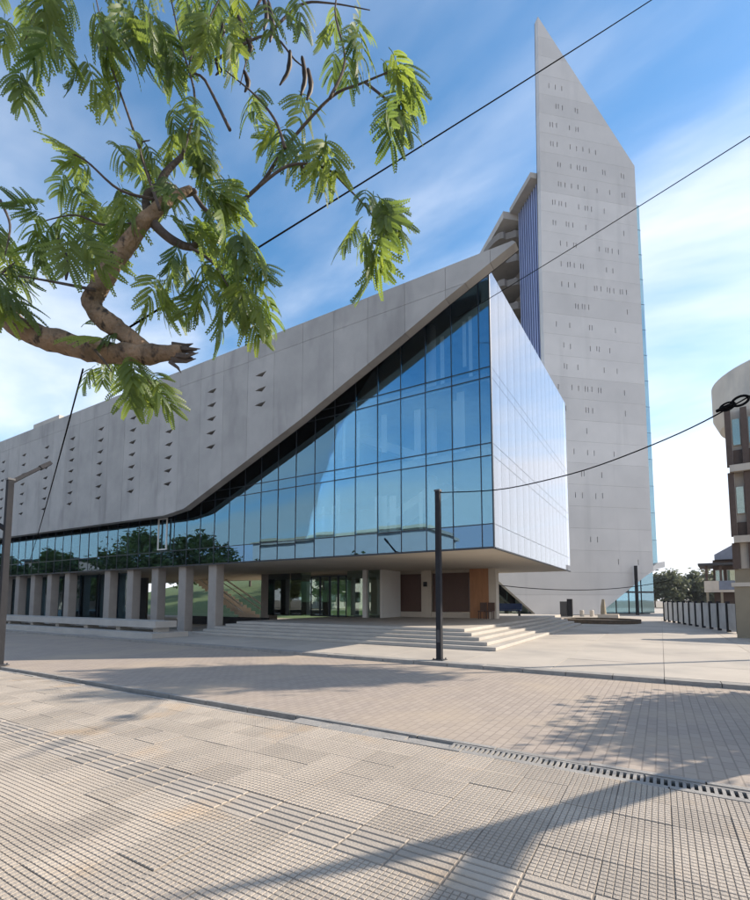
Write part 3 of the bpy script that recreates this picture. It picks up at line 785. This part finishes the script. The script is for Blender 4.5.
hpart('eave', 'roof_dark', -2.1, 6.5, -.6, 8, 5.7, 5.95)
mm = MB()
def HF(b): return lambda a, z: (ho.x + he[0] * a - hn_[0] * b, ho.y + he[1] * a - hn_[1] * b, z)
mm.prism([(-.5, 6.41), (6, 6.41), (6, 8.2), (1.5, 8.2), (-.5, 7.0)], HF(.8), HF(7.5)); mm.build('roof', 'roof_metal', hb)

# ------------------------------------------------------------------ lamps and cables
def lamp(px, d, top, label, arm):
    b0 = at(px, 600, d); x, y = b0.x, b0.y
    r = thing('street_lamp', (x, y, 0), label, 'lamp post', 'slim dark lamp posts')
    mm = MB(); s = .075
    mm.prism([(-s, -s), (s, -s), (s, s), (-s, s)], lambda a, b: (x + a, y + b, .02), lambda a, b: (x + a * .9, y + b * .9, top)); mm.build('post', 'steel_dark', r)
    MB().box(x - .17, x + .17, y - .17, y + .17, 0, .02).build('base_plate', 'steel_grey', r)
    for dx in (-.13, .13):
        for dy_ in (-.13, .13): mm = MB(); mm.tube([(x + dx, y + dy_, .02), (x + dx, y + dy_, .06)], .02, 6); mm.build('bolt', 'steel_grey', r)
    MB().box(x - .085, x + .085, y - .085, y + .085, top, top + .05).build('cap', 'steel_grey', r)
    MB().box(x - .05, x + .05, y - .079, y - .0755, .5, .85).build('hatch', 'steel_grey', r)
    if arm:
        f = Vector((-SY, CY, 0)); rr = Vector((CY, SY, 0)); dirv = (f * .95 + rr * .25).normalized()
        for z0, ln, sg in ((top - .06, 1.15, 1), (top - 1.35, .8, -1)):
            mm = MB(); p0 = Vector((x, y, z0)); p1 = p0 + (dirv * .72 + Vector((0, 0, .55))) * ln if sg > 0 else p0 + Vector((-CY, -SY, .6)) * ln
            mm.tube([p0, p1], [.07, .055], 4)
            h = mm.build('arm', 'steel_dark', r)
            mm = MB(); v = (p1 - p0).normalized(); mm.tube([p1 - v * .02, p1 + v * .38], [.085, .07], 4); mm.build('lamp_head', 'steel_dark', h)
    return Vector((x, y, top))
lampA = lamp(439, 13.5, 4.85, 'slim dark lamp post without an arm standing at the kerb before the steps', False)
lampB = lamp(3, 12.4, 4.9, 'dark lamp post with angled upper arm near the long concrete bench', True)

# trees ---------------------------------------------------------------
def crown_mesh(name, parent, c, rad, n, size, material, rndseed, flat=.8, clumps=26):
    rn = random.Random(rndseed); m = MB(); cs = []
    for _ in range(clumps):
        while True:
            v = Vector((rn.uniform(-1, 1), rn.uniform(-1, 1), rn.uniform(-1, 1)))
            if .25 < v.length < 1: break
        cs.append((Vector((v.x * rad, v.y * rad, v.z * rad * flat)) + c, rad * rn.uniform(.2, .42)))
    for _ in range(n):
        cc, rr = rn.choice(cs)
        v = Vector((rn.gauss(0, .5), rn.gauss(0, .5), rn.gauss(0, .42))) * rr + cc
        a = Vector((rn.gauss(0, 1), rn.gauss(0, 1), rn.gauss(0, .6))).normalized(); b = a.cross(Vector((rn.gauss(0, 1), rn.gauss(0, 1), rn.gauss(0, 1)))).normalized()
        s = size * rn.uniform(.6, 1.3)
        m.quad(v - a * s, v + b * s * .45, v + a * s, v - b * s * .45)
    return m.build(name, material, parent, fix=False)
def tree(loc, h, rad, label, seed, name='leafy_tree', n=3500, size=.22, material='leaf_far', group=None, trunk_r=.2, flat=.8):
    rn = random.Random(seed); x, y, z = loc
    t = thing(name, loc, label, 'tree', group)
    m = MB(); top = Vector((x, y, z + h - rad * .8))
    m.tube(curve_pts([Vector(loc), Vector((x + rn.uniform(-.2, .2), y + rn.uniform(-.2, .2), z + h * .3)), top], 4), lerp_list([trunk_r, trunk_r * .75, trunk_r * .4], 4), 9, jag=.1, seed=seed)
    for k in range(6):
        a = k * 1.05 + rn.uniform(-.3, .3); st_ = Vector((x, y, z + (h - 2 * rad * flat) * .9 + rn.uniform(0, .3) * rad))
        en = Vector((x + math.cos(a) * rad * .6, y + math.sin(a) * rad * .6, z + h - rad * flat + rn.uniform(-.2, .4) * rad))
        m.tube([st_, (st_ + en) / 2 + Vector((0, 0, -.1 * rad)), en], [trunk_r * .45, trunk_r * .3, trunk_r * .1], 6)
    m.build('trunk', 'bark_dark', t, True)
    crown_mesh('crown', t, Vector((x, y, z + h - rad * flat)), rad, n, size, material, seed + 1, flat, 26 if n < 20000 else 80)
    return t

# the near tree: thick broken limb reaching in from the left, feathery leaves and pods
D = 2.4
near = thing('feathery_tree', (-4.3, .6, 0), 'near tree with a thick broken limb, feathery drooping leaves and dark pods', 'tree')
tb0 = Vector((-4.3, .6, 0))
m = MB(); j = at(-60, 270, D + .1)
pts = curve_pts([tb0, tb0 + Vector((.05, .05, 1.2)), tb0 + Vector((.35, .15, 2.3)), j - Vector((.3, .1, .1)), j, at(0, 312, D), at(38, 335, D), at(80, 347, D), at(125, 353, D), at(165, 353, D - .03), at(182, 352, D - .04)], 6)
m.tube(pts, lerp_list([.24, .2, .14, .09, .07, .058, .056, .056, .054, .042, .03], 6), 18, jag=.4, seed=3)
limb = m.build('limb', 'bark', near, True)
for k in range(7):
    m = MB(); yo = 345 + k * 2.4; m.tube([at(172, yo, D - .04), at(186, yo + random.uniform(-1.5, 1.5), D - .045 + random.uniform(-.03, .03)), at(random.uniform(190, 201), yo + random.uniform(-2, 3), D - .05)], [.018, .012, .002], 5); m.build('splinter', 'bark_dark', limb)
m = MB(); m.tube([at(170, 362, D - .05), at(178, 368, D - .06), at(181, 373, D - .06)], [.012, .008, .002], 5); m.build('splinter', 'bark_dark', limb)
m = MB()
pts = curve_pts([at(150, 352, D), at(128, 338, D), at(104, 318, D), at(94, 302, D), at(104, 278, D), at(124, 250, D), at(142, 224, D), at(158, 208, D), at(176, 196, D), at(191, 188, D)], 6)
m.tube(pts, lerp_list([.03, .045, .05, .05, .048, .046, .043, .038, .026, .014], 6), 16, jag=.4, seed=5); m.build('upper_limb', 'bark', near, True)
for k, (pl, r0) in enumerate((([(152, 222), (172, 240), (190, 247), (197, 243)], .028), ([(150, 218), (146, 198), (160, 186), (176, 188)], .026), ([(156, 205), (162, 178), (182, 156)], .024), ([(170, 198), (192, 192), (196, 190)], .02))):
    m = MB(); q = curve_pts([at(a, b, D + .02) for a, b in pl], 5); m.tube(q, lerp_list([r0 * (1 - .45 * t / (len(pl) - 1)) for t in range(len(pl))], 5), 9, jag=.2, seed=20 + k); m.build('stub', 'bark_dark', near, True)
TW_ = [[(190, 188), (215, 215), (258, 187), (285, 148), (330, 98), (362, 83), (398, 68)], [(258, 187), (290, 165), (325, 168), (348, 188), (372, 215), (378, 235)],
       [(160, 200), (120, 190), (85, 160), (60, 150)], [(145, 222), (105, 225), (75, 215), (40, 222)], [(95, 290), (60, 283), (25, 277), (-20, 272)],
       [(182, 156), (195, 100), (180, 40), (165, -30)], [(200, 230), (225, 245), (245, 275), (255, 310)], [(190, 247), (215, 265), (235, 300)],
       [(150, 180), (130, 120), (110, 60), (90, -30)], [(230, 130), (205, 80), (190, 60), (240, -40)], [(215, 60), (268, 35), (295, 60), (308, 70)], [(280, -30), (255, 10), (250, 45), (240, 85)],
       [(330, 98), (345, 60), (335, 10), (345, -30)], [(268, 35), (300, 5), (330, 3), (370, 10)], [(130, 352), (140, 368), (152, 385)], [(95, 350), (105, 362), (112, 372)], [(0, 200), (10, 225), (5, 255)],
       [(40, -30), (35, 10), (25, 40)], [(160, 210), (140, 150), (150, 140)], [(-20, 290), (0, 275), (15, 262)], [(285, 148), (275, 120), (255, 95), (225, 70)], [(365, 82), (398, 110), (404, 128)]]
for k, tw in enumerate(TW_):
    q = curve_pts([at(a, b, D + .12 * math.sin(k * 2.3 + a * .01)) for a, b in tw], 5)
    r0 = .009 if k not in (0,) else .014
    m = MB(); m.tube(q, [r0 * (1 - .7 * t / (len(q) - 1)) for t in range(len(q))], 6); m.build('twig', 'bark_dark', near, True)

def compound_leaf(seed):
    rn = random.Random(seed); m = MB(); Lr = .12; npin = 4
    def rach(t): return Vector((Lr * t, .01 * math.sin(t * 3 + seed), -.07 * t * t))
    m.tube([rach(t / 5) for t in range(6)], [.0022, .002, .0018, .0015, .0012, .0008], 4)
    for k in range(npin):
        t = .3 + .7 * k / (npin - 1); o = rach(t)
        for sgn in (-1, 1):
            ln = .125 * (1 - .25 * abs(t - .6)) * rn.uniform(.85, 1.12); an = R(62 - 34 * t + rn.uniform(-7, 7)); dr = rn.uniform(.5, 1.0)
            dirx = Vector((math.cos(an), sgn * math.sin(an), 0)); nl = 13
            pv = lambda s: o + dirx * ln * s + Vector((0, 0, -dr * ln * .75 * s * s))
            side0 = Vector((-math.sin(an) * sgn, math.cos(an), 0)) * 1.0
            for q in range(nl):
                s = .08 + .9 * q / (nl - 1); c = pv(s); tg = (pv(s + .02) - pv(s - .02)).normalized()
                sd = tg.cross(Vector((0, 0, 1)));  sd = sd.normalized() if sd.length > .01 else side0
                w_ = .021 * (math.sin(math.pi * (.12 + .8 * s)) ** .55) * rn.uniform(.9, 1.1); h_ = .0066
                for sg in (-1, 1):
                    d1 = (sd * sg + tg * .45 + Vector((0, 0, -.25))).normalized(); nn = tg
                    m.quad(c + nn * h_ * .3, c + d1 * w_ * .35 + nn * h_, c + d1 * w_ * .8 + nn * h_ * .75, c + d1 * w_, c + d1 * w_ * .8 - nn * h_ * .75, c + d1 * w_ * .35 - nn * h_, c - nn * h_ * .3)
            if True:
                i = len(m.v); 
                m.quad(pv(0) + Vector((0, 0, .0008)), pv(.5) + side0 * .0009, pv(1), pv(.5) - side0 * .0009)
    me = bpy.data.meshes.new('leaf'); me.from_pydata(m.v, [], m.f); me.materials.append(MATS['leaf']); return me
LEAVES = [compound_leaf(s) for s in range(6)]
rn = random.Random(5)
# (px, py, leaves, spread, preferred screen direction angle or None: 90 = down, 0 = right)
CL = [(5, 15, 4, 20, 80), (30, 5, 4, 20, 95), (55, 25, 4, 18, 80), (85, 10, 4, 20, 90), (112, 25, 4, 18, 80), (118, 60, 3, 12, 95), (140, 5, 4, 20, 90), (165, 15, 5, 18, 85), (178, 45, 4, 12, 80), (190, 5, 4, 18, 90), (215, 15, 4, 15, 95),
      (235, 25, 3, 12, 90), (20, 65, 3, 14, 80), (72, 60, 2, 10, 70), (50, -10, 4, 20, 90), (120, -15, 4, 20, 90), (200, -20, 4, 20, 90), (240, -10, 3, 14, 85),
      (88, 160, 3, 8, 190), (70, 170, 3, 9, 110), (118, 150, 3, 10, 60), (140, 140, 3, 10, 40), (175, 120, 4, 10, 60), (190, 100, 3, 10, 75), (205, 140, 4, 10, 70), (150, 155, 3, 12, 160), (165, 170, 2, 12, 90),
      (290, 5, 3, 14, 60), (345, 10, 3, 12, 80), (355, 30, 4, 10, 70), (335, 55, 2, 10, 100), (398, 68, 4, 8, 10), (400, 85, 4, 9, 80), (392, 105, 4, 8, 95), (385, 55, 2, 8, -20), (322, 135, 3, 8, 80), (300, 135, 3, 10, 100), (325, 165, 3, 8, 80), (285, 125, 2, 8, 150), (255, 95, 2, 8, 120), (300, 90, 2, 10, 90),
      (372, 190, 4, 7, 80), (380, 205, 4, 8, 50), (378, 232, 4, 8, 95), (362, 225, 3, 7, 140), (375, 250, 2, 6, 80),
      (215, 205, 4, 12, 40), (228, 225, 4, 12, 60), (240, 250, 4, 12, 60), (250, 275, 4, 12, 70), (255, 300, 4, 10, 60), (230, 290, 4, 14, 95), (205, 250, 4, 12, 60), (190, 265, 4, 14, 90), (170, 245, 3, 12, 90), (160, 270, 3, 12, 90), (150, 285, 3, 12, 80), (205, 290, 3, 12, 80), (180, 210, 3, 12, 60), (205, 180, 3, 12, 30), (225, 180, 3, 12, 60), (175, 180, 2, 10, 60),
      (60, 215, 3, 8, 190), (42, 222, 3, 8, 170), (75, 232, 3, 8, 80), (95, 225, 2, 8, 60), (40, 205, 2, 8, 200), (110, 200, 3, 10, 130), (125, 190, 3, 10, 60), (130, 210, 2, 10, 150),
      (0, 240, 3, 8, 70), (5, 262, 4, 8, 50), (-5, 285, 4, 8, 40), (-8, 215, 2, 8, 60),
      (112, 345, 2, 8, 80), (130, 360, 3, 8, 80), (148, 375, 5, 8, 75), (138, 372, 3, 8, 100), (100, 360, 2, 7, 120), (85, 335, 2, 8, -30), (118, 335, 2, 8, 150)]
nleaf = 0
fwd = Vector((-SY, CY, 0)); rgt = Vector((CY, SY, 0)); upv = Vector((0, 0, 1))
for (px, py, n, sp, ang) in CL:
    dd = D + rn.uniform(-.22, .28)
    for _ in range(n):
        p = at(px + rn.gauss(0, sp * .6), py + rn.gauss(0, sp * .6), dd + rn.uniform(-.12, .12))
        a = R(ang + rn.gauss(0, 28))
        dv = (rgt * math.cos(a) - upv * math.sin(a) + fwd * rn.gauss(0, .55)).normalized()
        zref = (Vector((rn.gauss(0, .5), rn.gauss(0, .5), 1)) - fwd * .5).normalized()
        yv = zref.cross(dv); yv = yv.normalized() if yv.length > .1 else fwd
        zv = dv.cross(yv).normalized(); s = rn.uniform(.7, 1.2)
        M = Matrix((dv * s, yv * s, zv * s)).transposed().to_4x4(); M.translation = p - near.location
        place(rn.choice(LEAVES), 'leaf', near, None, matrix=M); nleaf += 1
print('leaves', nleaf)
PODS = [(222, 22, 215, 42), (262, -8, 264, 30), (268, 0, 270, 42), (290, 50, 280, 85), (302, 56, 301, 95), (308, 68, 307, 100), (244, 70, 245, 92), (58, 238, 66, 280), (224, 48, 225, 60), (302, 165, 300, 184), (238, 15, 240, 38), (247, 38, 247, 54), (216, 62, 216, 75)]
for a, b, c, d in PODS:
    p0, p2 = at(a, b, D - .05), at(c, d, D - .02); p1 = (p0 + p2) / 2 + rgt * .018 + fwd * .01
    q = curve_pts([p0, p1, p2], 5); m = MB(); i = 0; nq = len(q)
    ln = (p2 - p0).length
    for k, v in enumerate(q):
        t = k / (nq - 1); w_ = .014 * math.sin(math.pi * (.06 + .9 * t)) ** .5 * (1 + .12 * math.sin(t * 20)); th = .004
        m.v += [tuple(v + rgt * w_), tuple(v + fwd * th), tuple(v - rgt * w_), tuple(v - fwd * th)]
        if k: 
            for s in range(4): m.f.append(((k - 1) * 4 + s, (k - 1) * 4 + (s + 1) % 4, k * 4 + (s + 1) % 4, k * 4 + s))
    m.f += [(3, 2, 1, 0), tuple((nq - 1) * 4 + s for s in range(4))]
    m.build('pod', 'pod', near, True)

# leaning forked tree right of the frame whose trunk shades the tiles
bx, by = camxy(5.3, 5.8)
ft = thing('forked_tree', (bx, by, 0), 'leaning forked trunk standing right of the studded tiles', 'tree')
def c3(X, Y, z): return Vector((*camxy(X, Y), z))
fk = c3(7.9, 5.02, 3.6)
m = MB(); m.tube(curve_pts([c3(5.25, 5.8, -.05), c3(5.9, 5.5, 1.1), c3(6.95, 5.35, 2.3), fk, c3(8.45, 4.97, 4.3), c3(9.13, 5.0, 5.0), c3(9.75, 5.04, 5.7)], 6), lerp_list([.25, .19, .15, .13, .095, .06, .02], 6), 14, jag=.15, seed=9); m.build('trunk', 'bark', ft, True)
m = MB(); m.tube(curve_pts([fk - Vector((0, 0, .05)), c3(8.5, 4.5, 4.15), c3(9.3, 4.15, 4.8), c3(9.8, 3.2, 5.6)], 6), lerp_list([.09, .1, .09, .05], 6), 12, jag=.15, seed=10); m.build('limb', 'bark', ft, True)
crown_mesh('crown', ft, c3(9.9, 2.2, 6.6), 1.3, 2500, .16, 'leaf_far', 77)
bx, by = camxy(11.9, 7.9)
tree((bx, by, 0), 4.2, 2.0, 'low dense leafy tree standing right of the block paving', 41, n=30000, size=.11, trunk_r=.12)
bx, by = camxy(17.6, 14.7)
tree((bx, by, 0), 11.4, 2.5, 'unseen tall slender tree with a flat crown, added right of the plaza kerb', 43, n=12000, size=.14, trunk_r=.14, flat=.45)  # added out of frame, crown shaped to cast the crescent shadow on the road

# far trees behind the fence and the far house
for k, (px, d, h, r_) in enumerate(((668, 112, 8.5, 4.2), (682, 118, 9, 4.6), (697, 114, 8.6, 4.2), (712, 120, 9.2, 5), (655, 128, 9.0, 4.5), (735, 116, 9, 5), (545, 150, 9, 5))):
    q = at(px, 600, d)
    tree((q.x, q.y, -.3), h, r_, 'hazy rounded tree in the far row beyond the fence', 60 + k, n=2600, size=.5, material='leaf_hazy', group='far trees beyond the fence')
# garden behind the open ground floor: bank, stair, trees
m = MB(); m.prism([(33, -.05), (36, .2), (47, 3.0), (60, 6.0), (60, -.3), (33, -.3)], lambda p, q: (-72, p, q), lambda p, q: (-17, p, q)); struct(m.build('garden_bank', 'grass'))
gs = thing('garden_stair', (-33, 40, 0), 'pale garden stair with white handrails on the green bank behind the hall', 'stairs')
p0, p1 = at(192, 588, 44), at(254, 609, 37)
for off_, nm in ((0, 'flight'),):
    a = Vector((p1.x, p1.y, .3)); b = Vector((p0.x - 2, p0.y + 2, 4.2))
    m = MB(); sid = Vector((-(b - a).y, (b - a).x, 0)).normalized() * .9
    nst = 16
    for k in range(nst):
        c = a.lerp(b, k / nst); dirh = Vector(((b - a).x, (b - a).y, 0)).normalized() * .45
        m.quad(c - sid, c + sid, c + sid + dirh, c - sid + dirh); m.quad(c - sid - Vector((0, 0, .25)), c + sid - Vector((0, 0, .25)), c + sid, c - sid)
    m.build('flight', 'plaster', gs)
    for sg in (-1, 1):
        m = MB(); m.tube([a + sid * sg + Vector((0, 0, .9)), b + sid * sg + Vector((0, 0, .9))], .07, 6); m.build('handrail', 'white_paint', gs)
        m = MB(); m.tube([a + sid * sg + Vector((0, 0, .45)), b + sid * sg + Vector((0, 0, .45))], .05, 6); m.build('handrail', 'white_paint', gs)
for k, (x_, y_, h, r_) in enumerate(((-36, 47, 6, 2.6), (-44, 46, 7, 3), (-52, 50, 8, 3.4), (-33, 52, 7, 3), (-30, 57, 8, 3.5), (-38, 56, 8, 3.6), (-25, 54, 7, 3.2), (-60, 44, 7, 3))):
    tree((x_, y_, 2.6 if y_ > 45.5 else 2.0), h, r_, 'green tree on the garden bank behind the hall', 90 + k, n=2600, size=.28, group='garden trees behind the hall')

# things across the road, seen in the mirror glass
wb = thing('white_office', (-48, -32, 0), 'long white office block across the road, mirrored in the glass hall', 'building')
part('wall', 'white_paint', wb, (-66, -30, -44, -32, -.3, 12.6))
part('roof', 'plaster', wb, (-66.5, -29.5, -44.5, -31.4, 12.61, 13.1))
for r_ in range(2):
    for k in range(11):
        x_ = -64.6 + k * 3.1; z_ = 1.3 + r_ * 3.9
        f_ = part('window', 'frame', wb, (x_, x_ + 1.9, -31.995, -31.93, z_, z_ + 2.0)); part('pane', 'glass_clear', f_, (x_ + .08, x_ + 1.82, -31.925, -31.9, z_ + .08, z_ + 1.92))
pb = thing('pink_house', (-98, -14, 0), 'pink plastered house across the road, mirrored at the far left of the glass', 'house')
part('wall', 'pink_plaster', pb, (-112, -97, -24, -12, -.3, 9.5)); part('roof', 'roof_dark', pb, (-112.5, -96.4, -24.5, -11.4, 9.51, 9.9))
for k in range(4):
    for z_ in (1.5, 5.4): f_ = part('window', 'frame', pb, (-96.995, -96.93, -22.8 + k * 2.8, -21.3 + k * 2.8, z_, z_ + 1.8)); part('pane', 'glass_clear', f_, (-96.925, -96.9, -22.7 + k * 2.8, -21.4 + k * 2.8, z_ + .1, z_ + 1.7))
for k, (x_, y_, h, r_) in enumerate(((-70, -22, 13, 5.5), (-77, -16, 13.5, 6), (-85, -20, 14, 6.5), (-62, -20, 9, 4), (-92, -10, 10, 4.5), (-104, -6, 10, 4.5), (-118, -8, 12, 6), (-54, -22, 8, 3.4), (-38, -26, 8, 3.2))):
    tree((x_, y_, -.3), h, r_, 'dense dark tree across the road, mirrored in the left glazing', 120 + k, n=3800, size=.42, group='trees across the road', trunk_r=.3)
for k, (x_, y_, h, r_) in enumerate(((60, 95, 10, 7), (72, 92, 11, 8), (84, 100, 12, 8), (50, 105, 10, 7))):
    tree((x_, y_, -.3), h, r_, 'broad dark tree far to the right, mirrored in the silver glazing', 150 + k, n=3000, size=.6, group='trees mirrored in the silver glazing', trunk_r=.3)

# cables ---------------------------------------------------------------
def cable(p0, p1, sag, r, label, n=28):
    p0, p1 = Vector(p0), Vector(p1); m = MB()
    q = [p0.lerp(p1, k / n) + Vector((0, 0, -4 * sag * (k / n) * (1 - k / n))) for k in range(n + 1)]
    m.tube(q, r, 7); o = m.build('overhead_cable', 'cable', None, True); tag(o, label, 'cable'); return q
def thru(pa, pb, da, db, ext0, ext1):
    A, B = at(pa[0], pa[1], da), at(pb[0], pb[1], db); return A + (A - B) * ext0, B + (B - A) * ext1
a0, a1 = at(112, 338, D + .02), at(645, 0, 4.9)
cable(a0, a0 + (a1 - a0) * 1.8, .05, .0055, 'straight dark cable running up from the broken limb across the tower tip')
b0, b1 = at(458, 317, 16.2), at(750, 131, 9.2)
cable(b0, b0 + (b1 - b0) * 1.6, .12, .011, 'dark cable crossing the blue fins and the middle of the tower')
c0, c1 = lampA + Vector((0, 0, -.03)), at(752, 397, 9.0)
m = MB(); m.tube(curve_pts([c0, at(495, 490, 12.7), at(545, 480.5, 11.9), at(600, 465, 11.1), at(680, 433, 10), at(750, 396, 9.0), at(850, 335, 7.6)], 6), .015, 7); tag(m.build('overhead_cable', 'cable', None, True), 'sagging dark cable from the slim lamp post across the tower', 'cable')
pc = at(733, 403, 9.15)
cl_ = thing('cable_clamp', pc, 'dark looped dead-end clamp on the sagging cable before the rounded balcony', 'clamp')
m = MB(); v = (at(750, 395, 9.0) - at(716, 410, 9.3)); s0 = at(716, 411.5, 9.3)
vv = v.normalized(); uu = Vector((0, 0, 1)) - vv * vv.z; uu.normalize()
m.tube([s0, s0 + v * .25, s0 + v * .5], [.03, .045, .04], 8); m.build('sleeve', 'cable', cl_, True)
m = MB(); lp = [s0 + v * (.72 + .24 * math.cos(t)) + uu * .09 * math.sin(t) for t in [2 * math.pi * k / 20 for k in range(21)]]; m.tube(lp, .026, 7, cap=False); m.build('loop', 'cable', cl_, True)
m = MB(); lp = [s0 + v * (.34 + .22 * math.cos(t)) + uu * .075 * math.sin(t) for t in [2 * math.pi * k / 20 for k in range(21)]]; m.tube(lp, .02, 7, cap=False); m.build('loop', 'cable', cl_, True)
cable(at(430, 574, 31), at(672, 580, 44), 1.0, .03, 'thin cable hanging low before the pale tower foot')
cable(at(83, 369, D + .05), at(30, 560, 9), .05, .0045, 'thin cable dropping from the broken limb past the concrete screen')

# light haze in the air
m = MB(); m.box(-2400, 2400, -2400, 2400, -1.4, 76)
hz = stuff(m.build('haze', 'earth'))
hm = bpy.data.materials.new('haze_air'); hm.use_nodes = True; hn2 = hm.node_tree.nodes
for x in list(hn2): hn2.remove(x)
ho2 = hn2.new('ShaderNodeOutputMaterial'); hv = hn2.new('ShaderNodeVolumePrincipled'); hv.inputs['Density'].default_value = .0002; hv.inputs['Color'].default_value = (.86, .91, 1, 1)
hm.node_tree.links.new(hv.outputs[0], ho2.inputs['Volume']); hz.data.materials[0] = hm
